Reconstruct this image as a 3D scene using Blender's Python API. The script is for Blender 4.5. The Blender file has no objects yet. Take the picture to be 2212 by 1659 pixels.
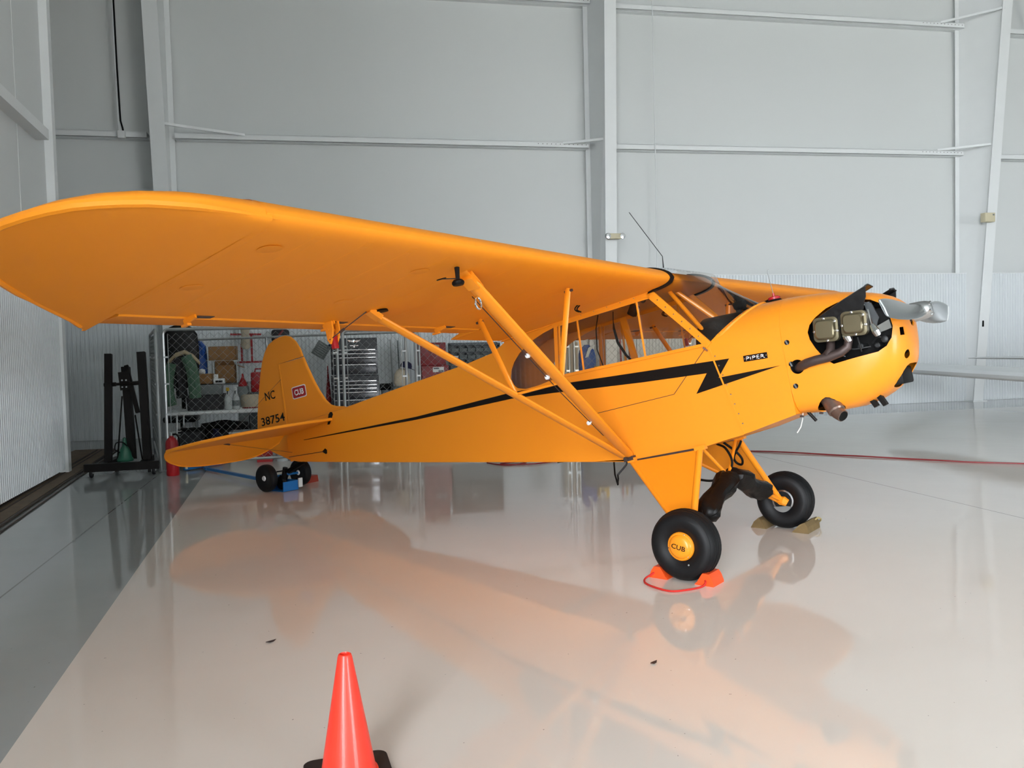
import bpy, bmesh, math, random
from mathutils import Vector, Matrix, Euler
random.seed(7)
sc = bpy.context.scene
COL = sc.collection
PI = math.pi
R = math.radians

# ------------------------------------------------------------------ camera, world, light, exposure
# Room frame (metres): x runs along the back wall to the right, y towards the back wall, z up; the origin lies on the
# floor between the main wheels of the aeroplane.
WY, TH, AXZ = 0.8744, 0.1923, 0.2272          # aeroplane heading (from the wall), nose-up attitude, axle height
def cam_setup():
    yaw, pitch, roll = -0.651, -0.0439, -0.0255
    fw = Vector((math.sin(yaw)*math.cos(pitch), math.cos(yaw)*math.cos(pitch), math.sin(pitch)))
    rt = Vector((math.cos(yaw), -math.sin(yaw), 0)); up = rt.cross(fw)
    r2 = rt*math.cos(roll)+up*math.sin(roll); u2 = -rt*math.sin(roll)+up*math.cos(roll)
    rz = Matrix.Rotation(-WY, 3, 'Z')
    r2, u2, bk = rz@r2, rz@u2, -(rz@fw)
    cd = bpy.data.cameras.new('camera'); co = bpy.data.objects.new('camera', cd); COL.objects.link(co)
    m = Matrix((r2, u2, bk)).transposed().to_4x4(); m.translation = (-2.9666, -5.6389, 1.524)
    co.matrix_world = m
    cd.sensor_fit = 'HORIZONTAL'; cd.sensor_width = 36; cd.lens = 1843.6/2212*36
    cd.clip_start = 0.05; cd.clip_end = 400
    sc.camera = co
cam_setup()
w = bpy.data.worlds.new('overcast'); sc.world = w; w.use_nodes = True
bg = w.node_tree.nodes['Background']; bg.inputs[0].default_value = (0.90, 0.945, 1.0, 1); bg.inputs[1].default_value = 5.0
def area(name, loc, rot, sx, sy, power, col=(1, 1, 1), portal=False):
    l = bpy.data.lights.new(name, 'AREA'); l.shape = 'RECTANGLE'; l.size = sx; l.size_y = sy; l.energy = power; l.color = col
    o = bpy.data.objects.new(name, l); COL.objects.link(o); o.location = loc; o.rotation_euler = rot
    if portal: l.cycles.is_portal = True
    return o
OPEN_Y0, OPEN_Y1, OPEN_Z = -22.5, -8.0, 8.0
FR_X0, FR_X1, FR_Z = 8.0, 16.2, 4.6               # a second open door in the front wall, behind the camera at right     # the open stretch of the sliding hangar door in the left wall
area('daylight_portal', (-8.25, (OPEN_Y0+OPEN_Y1)/2, OPEN_Z/2), (0, R(-90), 0), OPEN_Z, OPEN_Y1-OPEN_Y0, 1, portal=True)
area('daylight_portal', ((FR_X0+FR_X1)/2, -24.1, FR_Z/2), (R(90), 0, 0), FR_X1-FR_X0, FR_Z, 1, portal=True)
sc.view_settings.view_transform = 'Standard'; sc.view_settings.look = 'None'
sc.view_settings.gamma = 1; sc.view_settings.use_curve_mapping = False
sc.view_settings.exposure = 2.53

# ------------------------------------------------------------------ helpers
def srgb(h):
    v = [int(h[i:i+2], 16)/255 for i in (0, 2, 4)]
    return tuple(c/12.92 if c <= .04045 else ((c+.055)/1.055)**2.4 for c in v)
def mat(name, col, rough=.5, metal=0., coat=0., noise=0., nscale=6., bump=0., bscale=40., spec=.5, bdist=.01):
    m = bpy.data.materials.new(name); m.use_nodes = True; nt = m.node_tree; b = nt.nodes['Principled BSDF']
    c = srgb(col) if isinstance(col, str) else col
    b.inputs['Base Color'].default_value = (*c, 1); b.inputs['Roughness'].default_value = rough
    b.inputs['Metallic'].default_value = metal; b.inputs['Coat Weight'].default_value = coat
    b.inputs['Coat Roughness'].default_value = .08; b.inputs['Specular IOR Level'].default_value = spec
    tc = nt.nodes.new('ShaderNodeTexCoord')
    if noise:
        n = nt.nodes.new('ShaderNodeTexNoise'); n.inputs['Scale'].default_value = nscale; n.inputs['Detail'].default_value = 4
        nt.links.new(tc.outputs['Object'], n.inputs['Vector'])
        mx = nt.nodes.new('ShaderNodeMix'); mx.data_type = 'RGBA'; mx.inputs['B'].default_value = (*[min(1, x*(1+noise)) for x in c], 1)
        mx.inputs['A'].default_value = (*[x*(1-noise) for x in c], 1)
        nt.links.new(n.outputs['Fac'], mx.inputs['Factor']); nt.links.new(mx.outputs['Result'], b.inputs['Base Color'])
    if bump:
        n = nt.nodes.new('ShaderNodeTexNoise'); n.inputs['Scale'].default_value = bscale; n.inputs['Detail'].default_value = 3
        nt.links.new(tc.outputs['Object'], n.inputs['Vector'])
        bp = nt.nodes.new('ShaderNodeBump'); bp.inputs['Strength'].default_value = bump; bp.inputs['Distance'].default_value = bdist
        nt.links.new(n.outputs['Fac'], bp.inputs['Height']); nt.links.new(bp.outputs['Normal'], b.inputs['Normal'])
    return m
def glass_mat(name, tint, gloss=.07):
    m = bpy.data.materials.new(name); m.use_nodes = True; nt = m.node_tree; nt.nodes.remove(nt.nodes['Principled BSDF'])
    out = nt.nodes['Material Output']; t = nt.nodes.new('ShaderNodeBsdfTransparent'); t.inputs[0].default_value = (*tint, 1)
    g = nt.nodes.new('ShaderNodeBsdfGlossy'); g.inputs['Roughness'].default_value = .03
    fr = nt.nodes.new('ShaderNodeFresnel'); fr.inputs[0].default_value = 1.42
    mx = nt.nodes.new('ShaderNodeMixShader')
    nt.links.new(fr.outputs[0], mx.inputs[0]); nt.links.new(t.outputs[0], mx.inputs[1]); nt.links.new(g.outputs[0], mx.inputs[2])
    nt.links.new(mx.outputs[0], out.inputs[0]); return m
def finish(name, bm, m, parent=None, loc=(0, 0, 0), rot=(0, 0, 0), smooth=True, ang=32, recalc=True):
    if recalc: bmesh.ops.recalc_face_normals(bm, faces=bm.faces[:])
    if smooth:
        ca = math.cos(R(ang))
        for f in bm.faces: f.smooth = True
        for e in bm.edges:
            if len(e.link_faces) == 2:
                e.smooth = e.link_faces[0].normal.dot(e.link_faces[1].normal) > ca
            else: e.smooth = False
    me = bpy.data.meshes.new(name); bm.to_mesh(me); bm.free()
    for x in (m if isinstance(m, (list, tuple)) else [m]): me.materials.append(x)
    o = bpy.data.objects.new(name, me); COL.objects.link(o)
    o.location = loc; o.rotation_euler = rot
    if parent: o.parent = parent
    return o
def tag(o, label=None, cat=None, group=None, kind=None):
    if label: o['label'] = label
    if cat: o['category'] = cat
    if group: o['group'] = group
    if kind: o['kind'] = kind
    return o
def thing(name, label, cat, loc=(0, 0, 0), rot=(0, 0, 0), group=None):
    o = bpy.data.objects.new(name, None); COL.objects.link(o); o.location = loc; o.rotation_euler = rot; o.empty_display_size = .1
    return tag(o, label, cat, group)
def dup(o, parent=None):
    c = o.copy(); COL.objects.link(c)
    if parent: c.parent = parent
    for ch in list(o.children): dup(ch, c)
    return c
def box(bm, x0, y0, z0, x1, y1, z1, bev=0., mi=0, M=None):
    vs = [bm.verts.new(Vector(p)) for p in ((x0,y0,z0),(x1,y0,z0),(x1,y1,z0),(x0,y1,z0),(x0,y0,z1),(x1,y0,z1),(x1,y1,z1),(x0,y1,z1))]
    fs = [bm.faces.new([vs[i] for i in q]) for q in ((0,3,2,1),(4,5,6,7),(0,1,5,4),(1,2,6,5),(2,3,7,6),(3,0,4,7))]
    for f in fs: f.material_index = mi
    if bev:
        es = list({e for f in fs for e in f.edges})
        r = bmesh.ops.bevel(bm, geom=es, offset=bev, segments=2, affect='EDGES', profile=.5)
        vs = list({v for f in r['faces'] for v in f.verts} | {v for v in vs if v.is_valid})
        for f in r['faces']: f.material_index = mi
    if M:
        for v in vs: v.co = M@v.co
    return vs
def obox(bm, a, b, wx, wz, up=(0, 0, 1), mi=0):
    """a square bar from a to b, wx wide sideways and wz deep along up"""
    a, b = Vector(a), Vector(b); d = (b-a).normalized(); s = d.cross(Vector(up)).normalized(); u = s.cross(d)
    vs = []
    for p in (a, b):
        for i, j in ((-1,-1),(1,-1),(1,1),(-1,1)): vs.append(bm.verts.new(p+s*wx/2*i+u*wz/2*j))
    for q in ((0,1,2,3),(7,6,5,4),(0,4,5,1),(1,5,6,2),(2,6,7,3),(3,7,4,0)): bm.faces.new([vs[i] for i in q]).material_index = mi
def tube(bm, pts, r, n=8, closed=False, mi=0, flat=1., up0=None):
    pts = [Vector(p) for p in pts]; N = len(pts); rs = r if isinstance(r, (list, tuple)) else [r]*N
    tang = []
    for i in range(N):
        a = pts[(i-1) % N] if closed or i > 0 else pts[i]; b = pts[(i+1) % N] if closed or i < N-1 else pts[i]
        tang.append((b-a).normalized())
    t = tang[0]; ref = Vector(up0) if up0 else (Vector((0, 0, 1)) if abs(t.z) < .9 else Vector((1, 0, 0)))
    u = (ref-t*ref.dot(t)).normalized(); rings = []
    for i in range(N):
        t = tang[i]; u = (u-t*u.dot(t)).normalized(); v = t.cross(u)
        rings.append([bm.verts.new(pts[i]+(u*math.cos(2*PI*k/n)+v*math.sin(2*PI*k/n)*flat)*rs[i]) for k in range(n)])
    for i in range(N if closed else N-1):
        A, B = rings[i], rings[(i+1) % N]
        for k in range(n): bm.faces.new((A[k], A[(k+1) % n], B[(k+1) % n], B[k])).material_index = mi
    if not closed:
        bm.faces.new(rings[0][::-1]).material_index = mi; bm.faces.new(rings[-1]).material_index = mi
    return rings
def loft(bm, rings, cap=(True, True), closed=True, mi=0):
    rv = [[bm.verts.new(Vector(p)) for p in r] for r in rings]
    n = len(rv[0])
    for a, b in zip(rv[:-1], rv[1:]):
        for k in range(n if closed else n-1):
            f = bm.faces.new((a[k], a[(k+1) % n], b[(k+1) % n], b[k])); f.material_index = mi
    if closed and cap[0]: bm.faces.new(rv[0][::-1]).material_index = mi
    if closed and cap[1]: bm.faces.new(rv[-1]).material_index = mi
    return rv
def prism(bm, pts, vec, mi=0):
    """closed slab: polygon pts (3-D, planar) pushed along vec"""
    vec = Vector(vec); a = [bm.verts.new(Vector(p)) for p in pts]; b = [bm.verts.new(Vector(p)+vec) for p in pts]; n = len(a)
    fs = [bm.faces.new(a[::-1]), bm.faces.new(b)]
    for k in range(n): fs.append(bm.faces.new((a[k], a[(k+1) % n], b[(k+1) % n], b[k])))
    for f in fs: f.material_index = mi
    return a, b
def lathe(bm, prof, n=24, axis='Z', c=(0, 0, 0), mi=0, closed_prof=False):
    """prof: (radius, height) pairs turned about the axis"""
    c = Vector(c); rings = []
    for r, h in prof:
        ring = []
        for k in range(n):
            a = 2*PI*k/n; p = (r*math.cos(a), r*math.sin(a), h)
            if axis == 'Y': p = (p[0], p[2], p[1])
            elif axis == 'X': p = (p[2], p[0], p[1])
            ring.append(c+Vector(p))
        rings.append(ring)
    if closed_prof: rings.append(rings[0]); loft(bm, rings, (False, False), mi=mi); bmesh.ops.remove_doubles(bm, verts=bm.verts[:], dist=1e-6)
    else: loft(bm, rings, mi=mi)
def BM(): return bmesh.new()
def circ(r, n, f): return [f(r*math.cos(2*PI*k/n), r*math.sin(2*PI*k/n)) for k in range(n)]
def apply_bool(o, cutters):
    for c in cutters:
        md = o.modifiers.new('cut', 'BOOLEAN'); md.operation = 'DIFFERENCE'; md.solver = 'EXACT'; md.object = c
    dg = bpy.context.evaluated_depsgraph_get(); dg.update()
    me = bpy.data.meshes.new_from_object(o.evaluated_get(dg))
    o.modifiers.clear(); o.data = me
    for c in cutters: bpy.data.objects.remove(c)
def text_obj(name, s, m, M, width, height, parent=None, thick=.002, bold=.0, shear=0.):
    cu = bpy.data.curves.new('t', 'FONT'); cu.body = s; cu.size = 1; cu.extrude = 0.0; cu.offset = bold; cu.shear = shear; cu.resolution_u = 3
    o = bpy.data.objects.new('t', cu); COL.objects.link(o)
    dg = bpy.context.evaluated_depsgraph_get(); dg.update()
    me = bpy.data.meshes.new_from_object(o.evaluated_get(dg)); bpy.data.objects.remove(o)
    bm = BM(); bm.from_mesh(me); bpy.data.meshes.remove(me)
    xs = [v.co.x for v in bm.verts]; ys = [v.co.y for v in bm.verts]
    x0, x1, y0, y1 = min(xs), max(xs), min(ys), max(ys)
    for v in bm.verts: v.co = Vector(((v.co.x-x0)/(x1-x0)*width, (v.co.y-y0)/(y1-y0)*height, 0))
    r = bmesh.ops.extrude_face_region(bm, geom=bm.faces[:])
    for v in r['geom']:
        if isinstance(v, bmesh.types.BMVert): v.co.z += thick
    for v in bm.verts: v.co = M@v.co
    return finish(name, bm, m, parent, smooth=False)
def smooth_pts(cp, n=6):
    out = []; P = [Vector(p) for p in cp]; P = [P[0]*2-P[1]]+P+[P[-1]*2-P[-2]]
    for i in range(1, len(P)-2):
        for k in range(n):
            t_ = k/n; a, b, c, d = P[i-1:i+3]
            out.append(.5*((2*b)+(c-a)*t_+(2*a-5*b+4*c-d)*t_**2+(-a+3*b-3*c+d)*t_**3))
    return out+[P[-2]]
def lerp(a, b, t): return a+(b-a)*t
def interp(tab, x):
    if x <= tab[0][0]: return tab[0][1]
    for (x0, y0), (x1, y1) in zip(tab[:-1], tab[1:]):
        if x <= x1: return y0+(y1-y0)*(x-x0)/(x1-x0)
    return tab[-1][1]

# ------------------------------------------------------------------ materials
YEL = (0.85, 0.276, 0.012)
M = {}
M['yellow'] = mat('yellow_dope', YEL, .5, coat=.03, spec=.3, bump=.03, bscale=3, bdist=.05)
M['yellow_metal'] = mat('yellow_enamel', YEL, .36, coat=.12, spec=.4)
M['black'] = mat('black_paint', '14110f', .45, spec=.15)
M['rubber'] = mat('tyre_rubber', '0c0d0f', .55, spec=.3, bump=.06, bscale=120, bdist=.002)
M['leather'] = mat('black_vinyl', '0b0a0a', .42, spec=.25, bump=.25, bscale=9, bdist=.03)
M['chrome'] = mat('chrome', 'd8dadc', .12, 1)
M['steel'] = mat('galvanised_steel', 'a7abab', .38, .85)
M['alu'] = mat('bare_aluminium', 'c9cccd', .24, 1)
M['silver'] = mat('silver_paint', 'e2e6e8', .33, .3)
M['white'] = mat('white_paint', 'dfe3e3', .45)
M['offwhite'] = mat('ivory_plastic', 'cfc6a8', .5)
M['dark'] = mat('engine_black', '060606', .6, spec=.2)
M['grey'] = mat('engine_grey', '2c2d2e', .45, .4)
M['olive'] = mat('bronze_enamel', '6a624c', .34, .6)
M['exhaust'] = mat('exhaust_steel', '4a3e3b', .5, .5, noise=.3, nscale=20)
M['exhaust_tip'] = mat('heat_tinted_steel', '7d6a60', .35, .7, noise=.3, nscale=25)
M['glass'] = glass_mat('clear_plexiglass', (.93, .90, .86))
M['wall'] = mat('white_vinyl_insulation', 'd6d9d8', .5, bump=.12, bscale=1.1, bdist=.06)
M['shellgrey'] = mat('grey_hangar_shell', 'a6aaaa', .7, noise=.04, nscale=.5)
M['steelwhite'] = mat('white_steel', 'e4e7e7', .45, noise=.03, nscale=3)
M['liner'] = mat('white_ribbed_steel', 'd8dddf', .42, noise=.03, nscale=2)
M['red'] = mat('red_paint', 'a3161c', .4)
M['darkred'] = mat('dark_red_paint', '7a1015', .45)
M['orange'] = mat('orange_rubber', 'f0521c', .42)
M['cone'] = mat('cone_plastic', 'ff3a26', .38, coat=.2)
M['blue'] = mat('blue_paint', '1566a8', .4)
M['tarp'] = mat('blue_tarpaulin', '1d4f9e', .45, bump=.5, bscale=7, bdist=.05)
M['green_cloth'] = mat('green_cloth', '4e6b58', .9, bump=.4, bscale=8, bdist=.04)
M['fleece'] = mat('cream_fleece', 'b7a888', .95, bump=.6, bscale=40, bdist=.02)
M['card'] = mat('cardboard', '8f6a44', .85, noise=.1)
M['navy'] = mat('navy_enamel', '12161f', .32)
M['navycloth'] = mat('navy_cloth', '1a1b3a', .9)
M['canvas'] = mat('beige_canvas', 'b5aa95', .9, bump=.4, bscale=12, bdist=.03)
M['wood'] = mat('old_wood', '6d5a38', .8, noise=.35, nscale=14, bump=.3, bscale=20)
M['ply'] = mat('bare_plywood', 'b5aa98', .8, noise=.12, nscale=5)
M['greyplastic'] = mat('grey_plastic', '6d7474', .55)
M['greypaint'] = mat('grey_bin', '4a5256', .5)
M['clearplastic'] = mat('milky_plastic', 'b8bebe', .35)
M['yelplastic'] = mat('yellow_plastic', 'e0b51e', .45)
M['greenpaint'] = mat('green_enamel', '1f5a45', .4)
M['brown'] = mat('dirty_track_steel', '6a5946', .8, noise=.35, nscale=5)
M['rail'] = mat('rusty_rail', '3d342b', .8, noise=.3, nscale=4)
M['darkbin'] = mat('dark_plastic', '1b1c1f', .55)
M['rope_red'] = mat('red_rope', 'c4261c', .8, bump=.6, bscale=150, bdist=.004)
M['rope'] = mat('hemp_rope', 'a08f5e', .9)
M['paper'] = mat('paper', 'd5d6d2', .8)
M['concrete'] = mat('apron_concrete', 'b9b6ae', .85, noise=.08, nscale=.6)

def floor_mat():
    m = bpy.data.materials.new('glossy_epoxy_floor'); m.use_nodes = True; nt = m.node_tree; b = nt.nodes['Principled BSDF']
    L = nt.links.new; N = nt.nodes.new
    tc = N('ShaderNodeTexCoord'); sep = N('ShaderNodeSeparateXYZ'); L(tc.outputs['Object'], sep.inputs[0])
    def math_(op, a, bb=None):
        n = N('ShaderNodeMath'); n.operation = op
        for i, v in enumerate((a, bb)):
            if v is None: continue
            if isinstance(v, (int, float)): n.inputs[i].default_value = v
            else: L(v, n.inputs[i])
        return n.outputs[0]
    def noise(scale, detail=4, vec=None, rough=.55):
        n = N('ShaderNodeTexNoise'); n.inputs['Scale'].default_value = scale; n.inputs['Detail'].default_value = detail
        n.inputs['Roughness'].default_value = rough
        L(vec or tc.outputs['Object'], n.inputs['Vector']); return n.outputs['Fac']
    def mix(fac, A, B):
        n = N('ShaderNodeMix'); n.data_type = 'RGBA'
        if isinstance(fac, (int, float)): n.inputs['Factor'].default_value = fac
        else: L(fac, n.inputs['Factor'])
        for k, v in (('A', A), ('B', B)):
            if isinstance(v, tuple): n.inputs[k].default_value = (*v, 1)
            else: L(v, n.inputs[k])
        return n.outputs['Result']
    cream = mix(noise(.7, 3), srgb('dcd3c9'), srgb('e6dfd7'))
    grey = mix(noise(1.5, 3), srgb('969b9b'), srgb('a2a6a6'))
    # painted bands: the door-side strip (x < -4.3) and the walkway along the back wall (y > 9.4)
    edge = math_('MULTIPLY', sep.outputs['Y'], .03)
    strip = math_('LESS_THAN', math_('ADD', sep.outputs['X'], edge), -4.25)
    walk = math_('GREATER_THAN', sep.outputs['Y'], 9.38)
    col = mix(strip, cream, grey); col = mix(math_('MULTIPLY', walk, .75), col, srgb('8d9394'))
    # scuffs and specks of wear
    sc1 = math_('GREATER_THAN', noise(9, 6, rough=.8), .70); col = mix(math_('MULTIPLY', sc1, .35), col, srgb('6d6257'))
    sc2 = math_('GREATER_THAN', noise(38, 2), .765); col = mix(math_('MULTIPLY', sc2, .8), col, srgb('3a322b'))
    # saw-cut joints every 7.67 m, lined up with the columns
    j1 = math_('LESS_THAN', math_('ABSOLUTE', math_('SUBTRACT', sep.outputs['X'], 2.67)), .006)
    j2 = math_('LESS_THAN', math_('ABSOLUTE', math_('SUBTRACT', sep.outputs['X'], -5.0)), .007)
    j3 = math_('LESS_THAN', math_('ABSOLUTE', math_('SUBTRACT', sep.outputs['X'], 10.3)), .007)
    col = mix(math_('MULTIPLY', math_('MAXIMUM', math_('MAXIMUM', j1, j2), j3), .55), col, srgb('4a4845'))
    L(col, b.inputs['Base Color'])
    rr = math_('ADD', math_('MULTIPLY', noise(1.1, 5), .07), .02); L(rr, b.inputs['Roughness'])
    b.inputs['Specular IOR Level'].default_value = .55
    b.inputs['Coat Weight'].default_value = .0
    bp = N('ShaderNodeBump'); bp.inputs['Strength'].default_value = .05; bp.inputs['Distance'].default_value = .02
    L(noise(2.2, 2), bp.inputs['Height']); L(bp.outputs[0], b.inputs['Normal']); L(bp.outputs[0], b.inputs['Coat Normal'])
    return m
M['floor'] = floor_mat()

# ------------------------------------------------------------------ the setting
def struct(name, bm, m, parent=None, smooth=False, **k):
    o = finish(name, bm, m, parent, smooth=smooth, **k)
    if not parent: o['kind'] = 'structure'
    return o
XL, XR, YF, YB, ZC = -8.2, 21.0, -24.0, 11.62, 9.7
bm = BM(); box(bm, XL, YF, -.12, XR, YB+.15, 0); floor = struct('floor', bm, M['floor'])
bm = BM(); box(bm, -70, -70, -.2, XL, 60, -.03); box(bm, XL, -70, -.2, 60, YF, -.03); struct('trim_1', bm, M['concrete'])     # apron outside the open door
bm = BM(); box(bm, XL, YF, ZC, XR, YB+.2, ZC+.15); struct('ceiling', bm, M['shellgrey'])
bm = BM(); box(bm, XR, YF, 0, XR+.15, YB, ZC); struct('wall_right', bm, M['shellgrey'])
bm = BM(); box(bm, XL, YF-.15, 0, FR_X0, YF, ZC); box(bm, FR_X1, YF-.15, 0, XR, YF, ZC); box(bm, FR_X0, YF-.15, FR_Z, FR_X1, YF, ZC); struct('wall_front', bm, M['shellgrey'])
bm = BM(); box(bm, XL-.15, 7.2, 0, XL, YB, ZC); box(bm, XL-.15, YF, OPEN_Z, XL, 7.2, ZC); box(bm, XL-.15, YF, 0, XL, OPEN_Y0, OPEN_Z); box(bm, XL-.15, OPEN_Y1, 0, XL, 7.2, OPEN_Z); box(bm, XL, OPEN_Y1, 0, -6.35, OPEN_Y1+.15, ZC)  # last box: added unseen closure, blocks light down the door pocket
struct('wall_left', bm, M['wall'])
# back wall: vinyl-faced blankets bulging softly between the girts
bm = BM()
nx, nz = 60, 36
def wally(x, z): return YB-.17 - .03*abs(math.sin((z-2.9)/2.87*PI))
vv = [[bm.verts.new((lerp(XL, XR, i/nx), wally(0, ZC*j/nz), ZC*j/nz)) for j in range(nz+1)] for i in range(nx+1)]
for i in range(nx):
    for j in range(nz): bm.faces.new((vv[i][j], vv[i+1][j], vv[i+1][j+1], vv[i][j+1]))
for i in (0, nx):
    pass
wall_back = struct('wall_back', bm, M['wall'], smooth=True)
bm = BM(); box(bm, XL, YB, 0, XR, YB+.15, ZC); struct('outer_sheet', bm, M['wall'], wall_back)
def corrugated(x0, x1, z0, z1, y, pitch=.0715, dep=.016, thick=.004):
    bm = BM(); prof = [(0, 0), (.38, 0), (.5, 1), (.88, 1)]
    xs = []; n = int((x1-x0)/pitch)
    for i in range(n):
        for u, d in prof: xs.append((x0+(i+u)*pitch, y-dep*d))
    xs.append((x0+n*pitch, y))
    rings = [[(x, yy, z0), (x, yy, z1), (x, yy+thick, z1), (x, yy+thick, z0)] for x, yy in xs]
    loft(bm, rings); return bm
LZ = 2.925
for a, b in ((-8.1, -5.62), (-5.5, 2.42), (2.95, 11.62), (12.05, 20.9)):
    struct('liner_panel', corrugated(a, b, .003, LZ, 11.215), M['liner'], wall_back)
    bm = BM(); box(bm, a, 11.19, LZ, b, 11.235, LZ+.02); struct('liner_cap', bm, M['steelwhite'], wall_back)
# girts (Z-purlins) with lapped, bolt-holed ends, and their diagonal flange braces
girts = [(-8.1, 5.50, -5.86, 5.50), (-5.38, 5.50, 2.60, 5.535), (3.02, 5.53, 11.53, 5.60), (12.0, 5.545, 20.9, 5.60),
         (-8.1, 8.36, -5.86, 8.38), (-5.38, 8.36, 2.70, 8.44), (3.1, 8.38, 11.56, 8.455), (12.3, 8.40, 20.9, 8.47)]
for x0, z0, x1, z1 in girts:
    bm = BM()
    for (ya, yb, za, zb) in ((11.19, 11.20, 0, .105), (11.19, 11.45, .1, .11), (11.30, 11.45, -.005, .005), (11.19, 11.31, 0, .006)):
        vs = [bm.verts.new((x, y, zz+z)) for x, zz in ((x0, z0), (x1, z1)) for y, z in ((ya, za), (yb, za), (yb, zb), (ya, zb))]
        for q in ((0,1,2,3),(7,6,5,4),(0,4,5,1),(1,5,6,2),(2,6,7,3),(3,7,4,0)): bm.faces.new([vs[i] for i in q])
    g = struct('girt', bm, M['steelwhite'], wall_back)
    if 0 < x1 < 12:
        bm = BM()
        for k in range(12):
            lathe(bm, [(.008, 0), (.008, .004)], 6, 'Y', (x1-.06-.115*k*.8, 11.185, z1+.062))
        struct('bolt_hole', bm, M['dark'], g)['kind'] = 'stuff'
# rigid frame columns: outer flange on the wall, tapering web, inner flange leaning into the room with height
def column(xo, wo, pb, pt, wi, cx):
    bm = BM()
    box(bm, xo, 11.33, 0, xo+wo, 11.345, ZC)
    (xb, yb), (xt, yt) = pb, pt
    # inner flange
    vs = [bm.verts.new(p) for p in ((xb, yb, 0), (xb+wi, yb, 0), (xb+wi, yb+.015, 0), (xb, yb+.015, 0), (xt, yt, ZC), (xt+wi, yt, ZC), (xt+wi, yt+.015, ZC), (xt, yt+.015, ZC))]
    for q in ((0,3,2,1),(4,5,6,7),(0,1,5,4),(1,2,6,5),(2,3,7,6),(3,0,4,7)): bm.faces.new([vs[i] for i in q])
    # web
    hb, ht = xb+wi/2, xt+wi/2; ho = xo+wo/2
    vs = [bm.verts.new(p) for p in ((hb-.006, yb+.01, 0), (hb+.006, yb+.01, 0), (ho+.006, 11.34, 0), (ho-.006, 11.34, 0), (ht-.006, yt+.01, ZC), (ht+.006, yt+.01, ZC), (ho+.006, 11.34, ZC), (ho-.006, 11.34, ZC))]
    for q in ((0,3,2,1),(4,5,6,7),(0,1,5,4),(1,2,6,5),(2,3,7,6),(3,0,4,7)): bm.faces.new([vs[i] for i in q])
    o = struct('column', bm, M['steelwhite'], wall_back)
    bm = BM(); box(bm, xb-.06, yb-.06, 0, xb+wi+.06, 11.36, .02); struct('base_plate', bm, M['steelwhite'], o)
    return o
column(-5.60, .20, (-5.65, 10.95), (-5.775, 10.45), .26, 0)
column(2.57, .20, (2.78, 10.98), (2.70, 10.30), .24, 0)
column(11.43, .20, (11.60, 10.98), (11.90, 10.35), .25, 0)
def brace(a, b, r=.022):
    bm = BM(); obox(bm, a, b, .045, .045); struct('flange_brace', bm, M['steelwhite'], wall_back)
brace((-5.47, 10.70, 5.64), (-4.15, 11.2, 5.60)); brace((2.78, 10.75, 5.62), (2.05, 11.2, 5.62))
brace((11.75, 10.63, 5.735), (10.85, 11.2, 5.71)); brace((11.93, 10.42, 8.645), (10.95, 11.2, 8.55)); brace((2.78, 10.6, 8.5), (2.1, 11.2, 8.53))
bm = BM(); obox(bm, (12.9, 10.3, 9.7), (13.4, 11.3, 8.5), .06, .12); struct('knee_brace', bm, M['steelwhite'], wall_back)
# sliding hangar door leaf at left, its end post, inner girt and track
door = thing('door_1', None, None); door['kind'] = 'structure'
dv = Vector((-.122, 2.976, 0)).normalized()                      # the leaf runs from the frame's left edge towards the back
dn = Vector((dv.y, -dv.x, 0))                                    # into the hangar
D0 = Vector((-6.172, 3.953, 0))
def dpt(s, n, z): p = D0+dv*s+dn*n; return Vector((p.x, p.y, z))
bm = corrugated(-11.5, 2.86, .05, 2.95, 0, .068, .014)
MM = Matrix((( dv.x, -dn.x, 0, D0.x), (dv.y, -dn.y, 0, D0.y), (0, 0, 1, 0), (0, 0, 0, 1)))
for v in bm.verts: v.co = MM@v.co
finish('door_liner', bm, M['liner'], door, smooth=False)
def dbox(s0, s1, n0, n1, z0, z1):
    bm = BM(); box(bm, s0, -n1, z0, s1, -n0, z1)
    for v in bm.verts: v.co = MM@v.co
    return bm
finish('door_sheet', dbox(-11.5, 2.86, -.14, -.06, .03, 9.2), M['wall'], door, smooth=False)
finish('door_girt', dbox(-11.5, 2.30, -.06, .10, 4.27, 4.40), M['steelwhite'], door, smooth=False)
finish('door_girt', dbox(-11.5, 2.30, -.06, .10, 6.9, 7.03), M['steelwhite'], door, smooth=False)
finish('door_sheet', dbox(1.52, 2.86, -.07, -.054, 2.95, 9.2), M['wall'], door, smooth=False)
finish('end_post', dbox(2.72, 2.88, -.15, .05, .0, 9.2), M['steelwhite'], door, smooth=False)
finish('gap_shade_strip', dbox(2.89, 2.93, -.10, .0, .0, 9.2), M['dark'], door, smooth=False)  # near-black strip standing in for the shaded gap beside the end post
finish('end_channel', dbox(2.94, 3.12, -.18, -.06, .0, 9.2), M['steelwhite'], door, smooth=False)
bm = BM()
prism(bm, [(-6.5, -3, .001), (-5.63, -3, .001), (-5.89, 3.08, .001), (-6.30, 9.55, .001), (-6.9, 9.6, .001), (-6.75, 3, .001)], (0, 0, .006))
struct('trim_2', bm, M['brown'])
for k, (xa, xb) in enumerate(((-5.80, -6.26), (-6.10, -6.52))):
    bm = BM(); obox(bm, (xa+.10, 1.0, .012), (xb, 9.4, .012), .022, .014)
    obox(bm, (xa+.17, 1.0, .009), (xb+.07, 9.4, .009), .02, .005)
    struct('trim_%d' % (3+k), bm, M['rail'])
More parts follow.
